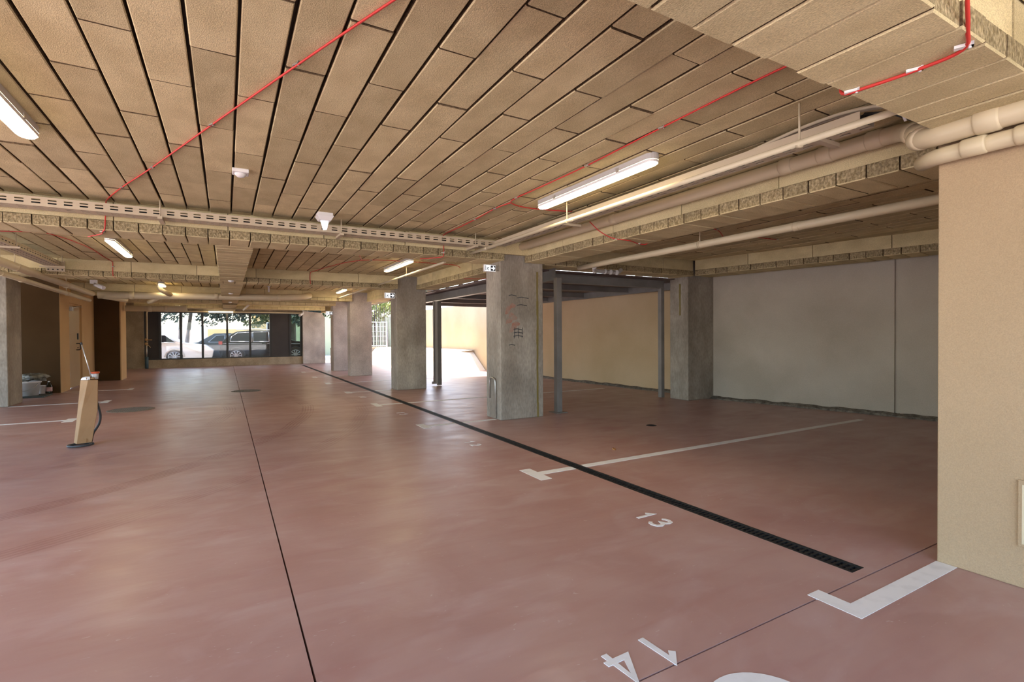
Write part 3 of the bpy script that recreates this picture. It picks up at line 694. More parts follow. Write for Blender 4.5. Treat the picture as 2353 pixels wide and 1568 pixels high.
pipe('drain_pipe', 'thin angled pipe dropping from the far ceiling near the middle beam', [(.78, 19.5, 2.55), (.76, 19.7, 2.40), (.62, 22.4, 2.30)], .035, m_pipe)
pipe('gas_pipe', 'thin brown pipe along the top of the window down its left side', [(3.0, 24.62, 2.30), (-2.72, 24.62, 2.30), (-2.72, 24.62, 0.9)], .03, m_pipe, [], [], .1)
gz = thing('gas_valve', 'brass valve on a riser with a blue sleeve left of the far window', 'valve', (-2.74, 24.6, 0))
MB().tube([(-2.74, 24.6, .45), (-2.74, 24.6, .95)], .03, 10).build('riser', m_galv, gz)
MB().tube([(-2.74, 24.6, 0), (-2.74, 24.6, .46)], .06, 12).build('blue_sleeve', m_blue, gz)
MB().lathe([(.03, 0), (.055, .02), (.055, .10), (.03, .12)], (-2.74, 24.6, .92)).lathe([(.03, 0), (.05, .02), (.05, .08), (.03, .1)], (-2.74, 24.6, 1.1)).build('valve_body', m_tan, gz, kind='stuff')
MB().tube([(-2.7, 24.56, 1.14), (-2.55, 24.5, 1.14)], .015, 6).tube([(-2.7, 24.56, .96), (-2.6, 24.5, .84)], .012, 6).build('lever', m_tan, gz, kind='stuff')
# grey flexible conduits bulging over the right cable tray and black cables beside the beam
cdt = thing('conduit', 'pair of beige conduits arching above the end of the right cable tray', 'conduit', (3.44, 3.2, 2.54))
for dx_ in (0, .03): MB().tube(smooth([(3.24 + dx_, 2.7, 2.49), (3.24 + dx_, 2.2, 2.545), (3.25 + dx_, 1.85, 2.578), (3.29 + dx_, 1.6, 2.58), (3.36 + dx_, 1.42, 2.55), (3.5 + dx_, 1.33, 2.50)]), .012, 8).build('tube', m_tray, cdt)
bc = thing('cable_bundle', 'black cable bundle tied beside the right foreground beam end', 'cable', (3.5, 1.4, 2.5))
for k in range(4): MB().tube(smooth([(3.31 + .02 * k, 1.58, 2.545), (3.315 + .02 * k, 1.44, 2.50 + .008 * k), (3.325 + .02 * k, 1.36, 2.445 + .006 * k), (3.345 + .015 * k, 1.28, 2.395)]), .012, 8).build('cable', m_black, bc)
MB().tube([(3.30, 1.385, 2.49), (3.325, 1.375, 2.435)], .009, 6).build('tie', m_wplast, bc)

# ------------------------------------------------------------------ red fire alarm cables with clips
def cable(label, pts, clips=(), r=.0055):
    o = thing('alarm_cable', label, 'cable', pts[0])
    MB().tube(smooth(pts, 5), r, 8).build('jacket', m_red, o)
    for (x, y, z, a) in clips:
        T = Matrix.Translation((x, y, z)) @ Matrix.Rotation(a, 4, 'Z') @ Matrix.Scale(1.4 if r > .006 else 1.15, 4)
        MB(T).box(-.008, -.02, -.004, .008, .02, .004).box(-.008, -.02, -.004, .008, -.014, .014).tube([(0, -.012, -.004), (0, -.012, -.009)], .004, 6).build('clip', m_wplast if r > .006 else m_galv, o)
    return o
zc = 2.592
cable('red alarm cable crossing the ceiling diagonally at the left', [(1.1, .75, zc), (.59, 2.02, zc), (.32, 2.70, zc - .004), (-.06, 3.72, zc), (-.49, 4.88, zc), (-.79, 5.65, zc), (-.98, 6.2, zc), (-1.02, 6.355, 2.56), (-1.03, 6.355, 2.34), (-1.06, 6.42, 2.31), (-1.10, 6.6, 2.314), (-1.25, 6.84, 2.314)],
      [(.32, 2.70, zc, .5), (-.06, 3.72, zc, .5), (-.49, 4.88, zc, .5), (-.79, 5.65, zc, .5), (-1.06, 6.43, 2.312, 1.2)])
cable('red alarm cable on the ceiling from the right foreground beam past the tube light', [(2.45, 1.25, 2.5), (2.47, 1.45, zc), (2.48, 2.38, zc), (2.51, 3.2, zc), (2.50, 3.9, zc), (2.49, 4.28, zc), (2.53, 4.46, zc), (2.70, 4.55, zc), (2.95, 4.55, zc), (3.30, 4.47, zc)],
      [(2.48, 2.38, zc, .2), (2.51, 3.2, zc, .2), (2.49, 4.28, zc, .2), (2.95, 4.55, zc, 1.4)])
cable('red alarm cable branching from the tube light towards the first cross beam', [(2.53, 4.46, zc), (2.50, 4.75, zc), (2.53, 5.3, zc), (2.54, 5.8, zc), (2.55, 6.33, zc), (2.56, 6.357, 2.5), (2.56, 6.357, 2.34), (2.55, 6.45, 2.312), (2.35, 6.7, 2.312)], [(2.50, 4.75, zc, .2), (2.53, 5.3, zc, .2), (2.55, 6.357, 2.36, 1.0)])
cable('red alarm cable drooping over the right beam below its pipe', [(3.66, 4.62, 2.55), (3.74, 4.55, 2.44), (3.86, 4.48, 2.36), (3.88, 4.32, 2.312), (4.0, 4.32, 2.31), (4.22, 4.42, 2.312), (4.33, 4.40, 2.314), (4.40, 4.36, 2.40)], [(3.87, 4.40, 2.33, 1), (4.22, 4.42, 2.312, 1)])
cable('red alarm cable hanging slack under the ceiling of the right bays', [(4.5, 4.35, 2.58), (5.0, 4.3, 2.59), (5.50, 4.35, 2.588), (5.85, 4.5, 2.54), (6.1, 4.55, 2.52), (6.3, 4.48, 2.588), (6.85, 4.40, 2.588)], [(5.5, 4.35, 2.588, 1), (6.85, 4.4, 2.588, 1)])
cable('red alarm cable looping over the soffit in the top right corner', [(2.06, .60, 2.58), (2.12, .70, 2.40), (2.30, .765, 2.33), (2.42, .82, 2.311), (2.44, .98, 2.311), (2.42, 1.15, 2.311), (2.41, 1.24, 2.32), (2.43, 1.25, 2.40)],
      [(2.40, .81, 2.314, .4), (2.44, .98, 2.314, .4), (2.41, 1.2, 2.314, .4)], .007)
cable('red alarm cable forking across the second bay ceiling at left', [(-3.4, 9.2, zc), (-2.6, 8.75, zc), (-1.9, 8.45, zc), (-1.45, 8.0, zc), (-1.3, 7.0, zc)], [(-1.9, 8.45, zc, .4), (-1.45, 8.0, zc, .4)])
cable('red alarm cable running down the second cross beam at left', [(-2.0, 8.5, zc), (-1.85, 9.0, zc), (-1.75, 9.8, zc), (-1.75, 10.6, zc), (-1.73, 11.2, zc), (-1.72, 11.242, 2.55), (-1.72, 11.242, 2.35), (-1.7, 11.35, 2.313)], [(-1.72, 11.24, 2.50, 1)])
cable('red alarm cable in the second bay passing above the lit tube light', [(1.55, 11.24, 2.34), (1.55, 11.24, 2.55), (1.6, 11.1, zc), (1.9, 9.6, zc), (2.25, 9.0, zc), (2.9, 8.9, zc), (3.5, 8.9, zc), (3.85, 8.8, 2.55), (3.9, 8.7, 2.33), (4.0, 8.65, 2.312), (4.3, 8.5, 2.312), (4.45, 8.2, 2.30), (4.62, 8.0, 2.37)], [(2.25, 9.0, zc, 1), (4.3, 8.5, 2.314, 1)])
cable('red alarm cable stub from the first cross beam into the second bay', [(2.35, 6.88, zc), (2.2, 7.6, zc), (1.95, 8.4, zc), (2.1, 9.05, zc)], [(1.95, 8.4, zc, .3)])

# ------------------------------------------------------------------ fittings on the ceiling
sd_ = thing('smoke_detector', 'white square detector on the ceiling at upper left', 'detector', (.12, 4.66, ZC))
MB().box(.06, 4.60, ZC - .028, .18, 4.72, ZC + .002).build('base', m_wplast, sd_, .006)
MB().lathe([(.045, 0), (.042, -.012), (.025, -.028), (.006, -.034)], (.12, 4.66, ZC - .026)).build('lens', m_wplast, sd_)
em = thing('emergency_light', 'white emergency luminaire with a clear hanging blade on the ceiling', 'light', (.96, 5.85, ZC))
MB().box(.88, 5.78, ZC - .035, 1.04, 5.92, ZC).build('base', m_wplast, em, .006)
MB().hexa([(.90, 5.79, ZC - .085), (1.02, 5.79, ZC - .085), (1.02, 5.91, ZC - .085), (.90, 5.91, ZC - .085)], [(.87, 5.77, ZC - .034), (1.05, 5.77, ZC - .034), (1.05, 5.93, ZC - .034), (.87, 5.93, ZC - .034)]).build('housing', m_wplast, em, .004)
MB().prism([(.915, 5.84, ZC - .085), (1.005, 5.86, ZC - .085), (.985, 5.86, ZC - .175), (.945, 5.85, ZC - .185)], (0, .008, 0)).build('blade', m_sign, em)
for i, (x, y, z) in enumerate(((.10, 11.0, ZS), (.12, 14.2, ZS), (.13, 17.8, ZS))):
    o = thing('smoke_detector', 'small white detector under the flat middle beam, ' + ('nearest of three', 'middle of three', 'farthest of three')[i], 'detector', (x, y, z))
    MB().lathe([(.05, .002), (.05, -.015), (.035, -.03), (.012, -.035)], (x, y, z)).build('body', m_wplast, o)
o = thing('smoke_detector', 'white hanging sensor on the beam right of the middle', 'detector', (1.02, 15.0, ZC))
MB().box(.98, 14.97, ZC - .02, 1.06, 15.03, ZC).box(1.0, 14.99, ZC - .16, 1.04, 15.01, ZC - .02).build('body', m_wplast, o)
sp_ = thing('security_camera', 'white spotlight-like camera on a bracket at the left pipes', 'camera', (-2.3, 13.3, 2.4))
MB().box(-2.42, 13.32, 2.36, -2.30, 13.40, 2.44).tube([(-2.34, 13.34, 2.5), (-2.34, 13.34, 2.66)], .01, 6).build('bracket', m_wplast, sp_)
MB().tube([(-2.34, 13.3, 2.36), (-2.28, 13.2, 2.31)], .02, 8).build('arm', m_wplast, sp_)
MB().tube([(-2.33, 13.28, 2.33), (-2.28, 13.22, 2.32), (-2.16, 13.08, 2.265), (-2.15, 13.07, 2.26)], [.03, .042, .042, .036], 12).build('body', m_wplast, sp_)
o = thing('security_camera', 'white bullet camera at the top right of the far window', 'camera', (2.95, 24.4, 2.25))
MB().tube([(3.05, 24.5, 2.34), (3.0, 24.4, 2.28)], .03, 8).build('arm', m_wplast, o); MB().tube([(3.02, 24.42, 2.29), (2.88, 24.2, 2.18)], .06, 10).build('body', m_wplast, o)

# ------------------------------------------------------------------ exit signs
def exit_sign(label, x, y, z, s=1.0):
    o = thing('exit_sign', label, 'sign', (x, y, z), 'exit signs')
    w, h, t = .24 * s, .13 * s, .035
    MB().box(x - w, y, z, x, y + t, z + h).build('housing', m_wplast, o, .006)
    MB().box(x - w + .012, y - .004, z + .012, x - .012, y + .001, z + h - .012).build('face', m_sign, o)
    cx = x - w * .5 + .005
    MB().box(cx, y - .007, z + .014, x - .014, y - .003, z + h - .014).build('arrow_panel', m_lead, o)
    f = (x - .014 - cx) ; a0 = cx + f * .12; zc_ = z + h / 2
    MB().prism([(a0, y - .009, zc_ - .010 * s), (a0 + f * .42, y - .009, zc_ - .010 * s), (a0 + f * .34, y - .009, zc_ - .036 * s), (a0 + f * .50, y - .009, zc_ - .036 * s), (a0 + f * .78, y - .009, zc_), (a0 + f * .50, y - .009, zc_ + .036 * s), (a0 + f * .34, y - .009, zc_ + .036 * s), (a0 + f * .42, y - .009, zc_ + .010 * s), (a0, y - .009, zc_ + .010 * s)], (0, .003, 0)).build('arrow', m_sign, o)
    lx = x - w + .016; g = MB()
    g.box(lx, y - .007, z + .014, lx + .012 * s, y - .003, z + h - .014)
    q = lx + .05 * s; yy = y - .006
    g.lathe([(.010 * s, 0), (.010 * s, .001)], (q + .012 * s, yy, z + .094 * s), 8)
    for (ax, az, bx, bz) in ((.010, .083, -.004, .052), (-.004, .052, .022, .040), (.022, .040, .018, .016), (-.004, .052, -.014, .034), (-.014, .034, -.030, .032), (.008, .078, .030, .068), (.006, .078, -.016, .066), (-.016, .066, -.018, .05)):
        g.tube([(q + ax * s, yy, z + az * s), (q + bx * s, yy, z + bz * s)], .0055 * s, 5)
    g.build('running_figure', m_lead, o)
    MB().box(x, y + .004, z + .03, x + .05, y + .02, z + h - .02).build('wall_bracket', m_galv, o)
    return o
exit_sign('lit exit sign with arrow at the top of the near pillar', 3.43, 6.50, 2.165, .8)
exit_sign('lit exit sign with arrow at the top of the second pillar', 3.38, 11.36, 2.10, 1.0)
exit_sign('tiny exit sign at the top of the farthest pillar', 3.33, 18.8, 2.0, 1.0)

# switch plate on the right wall
o = thing('switch_box', 'pale flush service plate at the right edge of the plaster wall', 'plate', (3.36, .80, .2))
MB().box(3.345, .60, .205, 3.362, .915, .53).build('cover', m_plaster, o, .004); MB().box(3.342, .62, .22, 3.346, .90, .51).build('panel', m_pipe, o, .002)

# ------------------------------------------------------------------ floor markings
def marking(label, rects, cat='marking', group='white stall markings'):
    b = MB()
    for x0, y0, x1, y1 in rects: b.box(x0, y0, -.004, x1, y1, .0022)
    return tag(b.build('stall_marking', m_paint, None, loc=(rects[0][0], rects[0][1], 0)), label, cat, group)
def gap(y0, y1, xa, xb): return [(xa, y0, DX0 - .013, y1), (DX1 + .013, y0, xb, y1)]
marking('white L shaped stall corner by the right foreground wall', [(2.40, 1.152, 3.36, 1.243), (2.40, 1.2431, 2.492, 1.388)])
marking('white T shaped stall line crossing the drain in the right foreground', [(2.34, 3.63, 2.452, 4.0)] + gap(3.775, 3.865, 2.4525, 7.95))
marking('white T shaped stall line ending at the near pillar', [(2.30, 6.46, 2.41, 6.80)] + gap(6.58, 6.66, 2.4105, 3.47))
marking('white T shaped stall line between the near and second pillar', [(2.30, 8.9, 2.41, 9.36)] + gap(9.06, 9.14, 2.4105, 7.6))
marking('white T shaped stall line ending at the second pillar', [(2.28, 11.3, 2.40, 11.65)] + gap(11.42, 11.50, 2.4005, 3.39))
marking('white T shaped stall line between the second and third pillar', [(2.27, 13.75, 2.40, 14.15)] + gap(13.9, 13.98, 2.4005, 5.4))
marking('white T shaped stall line ending at the third pillar', [(2.27, 16.1, 2.40, 16.5)] + gap(16.26, 16.34, 2.4005, 3.35))
marking('white T shaped stall line farthest along the drain', [(2.27, 18.6, 2.40, 19.0)] + gap(18.76, 18.84, 2.4005, 3.32))
marking('white stall line nearest on the left side, behind the cardboard box', [(-4.6, 9.90, -2.1205, 9.98), (-2.12, 9.72, -1.99, 10.10)])
marking('white stall line on the left from the left pillar towards the box', [(-3.43, 12.40, -2.1005, 12.48), (-2.10, 12.2, -1.98, 12.65)])
marking('white stall line on the left below the door', [(-3.26, 15.02, -2.0505, 15.10), (-2.05, 14.9, -1.95, 15.25)])

def glyph(ch):
    """strokes in a unit box (0..0.6, 0..1) as thick polylines"""
    if ch == '1': return [[(.08, .74), (.34, 1.0), (.34, 0)]]
    if ch == '2': return [[(.02, .78), (.12, .95), (.3, 1.0), (.48, .95), (.56, .78), (.5, .6), (.02, .06), (.6, .06)]]
    if ch == '3': return [[(.03, .85), (.15, .97), (.32, 1.0), (.5, .93), (.56, .77), (.5, .62), (.32, .53), (.5, .45), (.58, .27), (.5, .08), (.3, 0), (.12, .04), (.02, .16)]]
    if ch == '4': return [[(.44, 0), (.44, 1.0), (.02, .30), (.64, .30)]]
    if ch == '0': return [[(.3, 0), (.08, .12), (.02, .5), (.08, .88), (.3, 1), (.52, .88), (.58, .5), (.52, .12), (.3, 0)]]
def number(txt, label, o, upv, rtv, h, th=.16, ls=.78):
    t = thing('stall_number', label, 'number', (*o, 0)); up, rt = Vector((*upv, 0)), Vector((*rtv, 0)); cx = 0
    for ch in txt:
        b = MB()
        for st in glyph(ch):
            n = len(st); L, R = [], []
            for k in range(n):
                p = Vector(st[k]); d = Vector((0, 0))
                if k < n - 1: d += (Vector(st[k + 1]) - p).normalized()
                if k > 0: d += (p - Vector(st[k - 1])).normalized()
                d = d.normalized(); nn = Vector((-d.y, d.x))
                if 0 < k < n - 1:
                    c_ = max(.45, nn.dot(Vector((-(Vector(st[k + 1]) - p).normalized().y, (Vector(st[k + 1]) - p).normalized().x))))
                else: c_ = 1
                L.append(p + nn * th / 2 / c_); R.append(p - nn * th / 2 / c_)
            for k in range(n - 1):
                q = [L[k], L[k + 1], R[k + 1], R[k]]; zz = .0024 + .0001 * k
                w_ = [Vector((*o, zz)) + up * (p.y * h) + rt * ((p.x + cx) * h) for p in q]
                b.prism(w_, (0, 0, -.006))
        b.build('digit', m_paint, t); cx += ls
    return t
number('13', 'white stall number reading thirteen, left of the drain before the long T line', (2.42, 2.60), (1, 0), (0, -1), .145, .17, 1.0)
number('12', 'white stall number reading twelve, beside the drain short of the near pillar', (2.40, 5.40), (1, 0), (0, -1), .12, .13, 1.5)
number('11', 'faint stall number reading eleven, left of the drain past the near pillar', (2.38, 8.02), (1, 0), (0, -1), .12, .13, 1.4)
number('10', 'faint stall number reading ten, left of the drain short of the second pillar', (2.36, 10.6), (1, 0), (0, -1), .12, .13, 1.4)
number('14', 'white stall number reading fourteen, upside down at the bottom edge of the picture', (1.52, 1.53), (.06, -1), (-1, -.03), .165, .17, 1.1)
tag(MB().lathe([(.21, -.003), (.21, .0022)], (1.545, 1.0, 0), 40).build('floor_disc', m_paint, None, loc=(1.545, 1.0, 0)), 'white painted round mark cut by the bottom edge of the picture', 'marking')

# ------------------------------------------------------------------ manholes and small things on the floor
def manhole(label, x, y, r):
    o = thing('manhole_cover', label, 'manhole cover', (x, y, 0), 'manhole covers')
    MB().lathe([(r, -.01), (r, .003), (r * .93, .005)], (x, y, 0), 36).build('plate', m_iron2, o)
    b = MB()
    n = 9
    for i in range(-n, n + 1):
        for j in range(-n, n + 1):
            px, py = i * r * .095, j * r * .095
            if px * px + py * py < (r * .86) ** 2: b.box(x + px - r * .035, y + py - r * .02, .004, x + px + r * .035, y + py + r * .02, .009)
    b.build('studs', m_iron2, o)['kind'] = 'stuff'
m_iron2 = mat('dusty_iron', (0.13, 0.10, 0.075), (0.19, 0.15, 0.11), 25, 0.6)
manhole('round studded manhole cover on the left of the floor joint', -1.43, 10.8, .34)
manhole('round manhole cover lying across the floor joint', .40, 13.1, .31)
o = thing('floor_gully', 'small dark round gully in the floor of the right bay', 'gully', (5.05, 5.05, 0))
MB().lathe([(.07, -.01), (.07, .003), (.06, .004)], (5.05, 5.05, 0), 20).build('rim', m_iron, o)
MB().lathe([(.05, .002), (.05, .0045)], (5.05, 5.05, 0), 16).build('cap', m_trough, o)
tag(MB().hexa([(3.62, 3.80 + .35, .002), (3.66, 3.83 + .35, .004), (3.68, 3.88 + .35, .002), (3.63, 3.86 + .35, .004)], [(3.62, 4.15, .008), (3.655, 4.19, .018), (3.68, 4.23, .012), (3.63, 4.21, .02)]).build('fallen_leaf', m_dry, None, loc=(3.64, 4.18, 0)), 'small dry brown leaf on the floor beyond the stall line', 'leaf')

# ------------------------------------------------------------------ cardboard box with odds and ends
bx = thing('cardboard_box', 'tall narrow cardboard carton standing on a grey hose coil', 'box', (-1.42, 7.4, 0))
Rv = Vector((.982, .188, 0)); Bv = Vector((-.188, .982, 0))
def q(a, b_, z): v = Vector((-1.492, 7.44, 0)) + Rv * a + Bv * b_; return (v.x, v.y, z)
lv = [[q(0, 0, .034), q(.136, .02, .034), q(.12, .15, .034), q(-.024, .11, .034)],
      [q(.048, -.01, .407), q(.192, .02, .41), q(.18, .16, .41), q(.012, .12, .407)],
      [q(.108, .0, .76), q(.200, .03, .755), q(.19, .15, .76), q(.041, .11, .755)]]
b = MB(); ii = [[b.P(p) for p in L] for L in lv]
b.f.append(ii[0][::-1]); b.f.append(ii[-1])
for k in range(2):
    for j in range(4): b.f.append([ii[k][j], ii[k][(j + 1) % 4], ii[k + 1][(j + 1) % 4], ii[k + 1][j]])
b.build('carton', m_card, bx, .005)
MB().hexa([q(.05, -.002, .036), q(.085, .002, .036), q(.085, .012, .036), q(.05, .012, .036)], [q(.056, -.004, .085), q(.091, .0, .085), q(.091, .012, .085), q(.056, .012, .085)]).build('tape', m_tape, bx)
MB().hexa([q(.042, .10, .758), q(.105, .0, .762), q(.13, .01, .762), q(.09, .13, .758)], [q(.055, .09, .785), q(.105, .01, .79), q(.13, .02, .80), q(.09, .12, .795)]).build('folded_flap', m_wplast, bx, .004)
hs = thing('hose', 'grey rubber hose coiled under the carton and looping up behind it', 'hose', q(0, .05, 0))
co = Vector(q(.03, .04, .015)); coil = [co + Rv * math.cos(t) * (.115 - .001 * i) + Bv * math.sin(t) * .10 + Vector((0, 0, .0002 * i)) for i, t in enumerate([i * .35 for i in range(20)])]
MB().tube(coil, .013, 8).build('coil', m_hose, hs)
MB().tube(smooth([q(.13, .18, .015), q(.15, .19, .11), q(.205, .19, .22), q(.218, .185, .32), q(.20, .17, .43), q(.18, .17, .50)]), .013, 8).build('loop', m_hose, hs)
c_ = Vector(q(.174, .085, .762)); tc = thing('paint_can', 'small pale can with an orange rim on top of the carton', 'can', c_)
MB().lathe([(.030, 0), (.036, .07)], c_, 18).build('can', m_gplast, tc); MB().lathe([(.037, .065), (.044, .07), (.044, .085), (.036, .085), (.03, .06)], c_, 18).build('rim', m_orange, tc)
rod = thing('metal_rod', 'thin steel rod with a black tip leaning out of the carton', 'rod', q(.13, .05, .76))
p0, p1_ = Vector(q(.145, .04, .765)), Vector(q(.056, .08, 1.19)); MB().tube([p0, p1_], .0055, 8).build('shaft', m_galv, rod); MB().tube([p0 + (p1_ - p0) * .95, p1_ + (p1_ - p0) * .01], .010, 8).build('tip', m_black, rod)
rg = MB(); pts = []
for k in range(22): pts.append(Vector(q(.10 + .045 * math.sin(k * 1.9) + .03, .05 + .04 * math.cos(k * 1.3), .775 + .012 * math.sin(k * 2.7))))
rg.tube(smooth(pts, 4), .004, 5)
tag(rg.build('wire_scrap', m_tape, None, loc=q(.13, .05, .762)), 'tangle of brown wire on top of the carton', 'wire')

# ------------------------------------------------------------------ items in the dark recess
o = thing('plastic_bucket', 'white plastic bucket in the dark recess beside the left pillar', 'bucket', (-3.66, 14.35, .03))
MB().lathe([(.17, .0), (.205, .27), (.222, .27), (.222, .30), (.20, .30), (.17, .04)], (-3.66, 14.35, .03), 28).build('pail', m_wplast, o)
MB().tube(smooth([(-3.45, 14.25, .29), (-3.52, 14.13, .20), (-3.66, 14.11, .14), (-3.78, 14.13, .18), (-3.86, 14.25, .29)]), .006, 6).build('bail', m_galv, o)
o = thing('plywood_sheet', 'dark board lying under the white bucket', 'board', (-3.65, 14.3, 0)); MB().box(-4.0, 14.0, .002, -3.32, 14.62, .028).build('sheet', m_dgreen, o, .003)
lb = leaves([((-3.62, 14.4, .40), (.2, .16, .07))], 1, .1)
bgm = MB()
import mathutils.noise as mn
rings = []
for i in range(9):
    th = math.pi * i / 8
    ring = []
    for j in range(18):
        ph = 6.28318 * j / 18; d = Vector((math.sin(th) * math.cos(ph), math.sin(th) * math.sin(ph), math.cos(th)))
        r_ = 1 + .8 * mn.noise(d * 3.1 + Vector((3, 1, 7)))
        ring.append(bgm.P(Vector((-3.58, 14.36, .405)) + Vector((d.x * .24, d.y * .17, max(d.z, -.75) * .085)) * r_))
    rings.append(ring)
for i in range(8):
    for j in range(18): bgm.sm.add(len(bgm.f)); bgm.f.append([rings[i][j], rings[i][(j + 1) % 18], rings[i + 1][(j + 1) % 18], rings[i + 1][j]])
tag(bgm.build('plastic_bag', m_bag, None, loc=(-3.58, 14.36, .33)), 'crumpled pale plastic bag lying on the white bucket', 'bag')
o = thing('paper_cup', 'plain cream tub right of the white bucket', 'tub', (-3.56, 15.1 - .35, 0)); MB().lathe([(.062, 0), (.075, .19), (.079, .19), (.079, .20), (.07, .20), (.058, .01)], (-3.545, 14.78, 0), 20).build('tub', m_wplast, o)
o = thing('plastic_jar', 'dark jar standing between the bucket and the cream tub', 'jar', (-3.63, 14.8, 0)); MB().lathe([(.07, 0), (.075, .02), (.075, .22), (.05, .26), (.05, .30)], (-3.665, 14.86, 0), 18).build('jar', m_dgreen, o)
o = thing('water_bottle', 'clear plastic bottle with a pink label right of the cream tub', 'bottle', (-3.44, 14.8, 0))
MB().lathe([(.05, 0), (.055, .02), (.055, .17), (.04, .22), (.018, .255), (.018, .27)], (-3.43, 14.84, 0), 18).build('body', m_gglass, o)
MB().lathe([(.0565, .06), (.0565, .15)], (-3.43, 14.84, 0), 18).build('label', m_label, o); MB().lathe([(.02, .265), (.02, .285)], (-3.43, 14.84, 0), 12).build('cap', m_wplast, o)

# ------------------------------------------------------------------ street outside the far window
def car(name, label, x0, y, L, prof, belt, wheels, wr, paint, wins, width=1.8, zg=0.0, flip=False, arch_m=None):
    o = thing(name, label, 'car', (x0 + L / 2, y + width / 2, zg))
    X = (lambda t: x0 + L * (1 - t)) if flip else (lambda t: x0 + L * t)
    def ins(z): return .0 if z < belt else min(.22, (z - belt) * .42)
    b = MB(); n = len(prof); near, far = [], []
    rows = []
    for w_, side in ((0, 0), (1, 1)):
        rows.append([b.P((X(t), y + (ins(z) if side == 0 else width - ins(z)), zg + z)) for t, z in prof])
    A, Bq = rows
    b.f.append(A[::-1]); b.f.append(Bq)
    for k in range(n): b.f.append([A[k], A[(k + 1) % n], Bq[(k + 1) % n], Bq[k]])
    b.build('body', paint, o, .03)
    def side_pt(t, z): return (X(t), y + ins(z) - .012, zg + z)
    for nm_, poly in wins:
        pts = [side_pt(*p) for p in poly]; MB().prism(pts, (0, .02, 0)).build('window', m_cglass, o)
        fr = MB()
        for k in range(len(pts)):
            a_, c2 = Vector(pts[k]), Vector(pts[(k + 1) % len(pts)]); fr.tube([a_, c2], .012, 5)
        fr.build('window_trim', m_rim, o)
    for t in wheels:
        cx = X(t); cyl = MB().tube([(cx, y - .01, zg + wr), (cx, y + .2, zg + wr)], wr, 24).tube([(cx, y + width - .2, zg + wr), (cx, y + width + .01, zg + wr)], wr, 24); wo = cyl.build('tyre', m_black, o)
        rim = MB()
        for k in range(10):
            a_ = 6.28318 * k / 10; rim.tube([(cx, y - .025, zg + wr), (cx + math.cos(a_) * wr * .70, y - .02, zg + wr + math.sin(a_) * wr * .70)], .022, 5)
        ring = [(cx + math.cos(6.28318 * k / 24) * wr * .72, y - .018, zg + wr + math.sin(6.28318 * k / 24) * wr * .72) for k in range(25)]
        rim.tube(ring, .014, 5); rim.build('rim', m_rim, wo)
        arch = [(cx + math.cos(math.pi * k / 12) * wr * 1.16, y - .004, zg + wr + math.sin(math.pi * k / 12) * wr * 1.16) for k in range(13)]
        MB().tube(arch, .03, 6).build('wheel_arch', arch_m or m_black, o)
    return o, X
SUVP = [(0.02, .30), (0.0, .55), (.01, .80), (.03, 1.0), (.06, 1.18), (.12, 1.40), (.17, 1.50), (.30, 1.56), (.45, 1.55), (.56, 1.49), (.68, 1.12), (.74, 1.02), (.90, .95), (.97, .82), (1.0, .60), (.985, .32), (.95, .22), (.05, .22)]
sv, X = car('car', 'charcoal estate car side-on right behind the far window', -.28, 27.55, 4.55, SUVP, .98, (.155, .735), .33, m_suv,
         [('a', [(.10, 1.02), (.30, 1.00), (.30, 1.46), (.17, 1.43), (.115, 1.25)]), ('b', [(.315, 1.00), (.47, 1.0), (.47, 1.48), (.315, 1.465)]), ('c', [(.485, 1.0), (.66, 1.03), (.55, 1.44), (.485, 1.47)])], 1.85)
MB().box(X(.0) - .015, 27.53, .88, X(.03), 27.75, 1.03).build('tail_light', m_tail, sv)
MB().tube([(X(.16), 27.78, 1.58), (X(.35), 27.78, 1.62), (X(.54), 27.80, 1.56)], .018, 6).build('roof_rail', m_rim, sv)
MB().tube([(X(.40), 27.53, .90), (X(.45), 27.53, .905)], .014, 6).build('door_handle', m_suv, sv); MB().tube([(X(.62), 27.53, .88), (X(.67), 27.53, .885)], .014, 6).build('door_handle', m_suv, sv)
MB().tube([(X(.03), 27.545, .93), (X(.5), 27.54, .90), (X(.9), 27.54, .86)], .008, 5).build('shoulder_line', m_rim, sv)
MB().box(X(.95), 27.5, .72, X(.99), 27.75, .86).build('headlight', m_wplast, sv)
SEDP = [(0.0, .55), (.02, .85), (.16, .93), (.30, 1.34), (.42, 1.44), (.58, 1.42), (.74, .98), (.93, .84), (.99, .65), (.985, .3), (.95, .2), (.05, .2), (.01, .3)]
sd2, X2 = car('car', 'mid grey saloon car partly hidden behind the charcoal car', -2.35, 29.85, 4.4, SEDP, .95, (.19, .80), .31, m_sedan,
    [('a', [(.30, .97), (.46, .97), (.46, 1.34), (.40, 1.35), (.335, 1.28)]), ('b', [(.475, .97), (.64, .98), (.56, 1.32), (.475, 1.34)])], 1.72, 0.0, True)
MB().tube([(X2(.36), 29.83, .88), (X2(.41), 29.83, .885)], .014, 6).build('door_handle', m_rim, sd2)
HATP = [(0.0, .5), (.01, .9), (.06, 1.2), (.14, 1.42), (.40, 1.46), (.55, 1.38), (.70, .98), (.92, .86), (1.0, .6), (.985, .28), (.95, .2), (.05, .2), (.01, .3)]
hc, X3 = car('car', 'sunlit white car behind the left window panes', -4.6, 27.9, 4.1, HATP, .95, (.18, .62), .33, m_wcar,
    [('a', [(.12, .98), (.34, .98), (.34, 1.36), (.17, 1.34)]), ('b', [(.36, .98), (.63, 1.0), (.53, 1.33), (.36, 1.36)])], 1.76, arch_m=m_gplast)
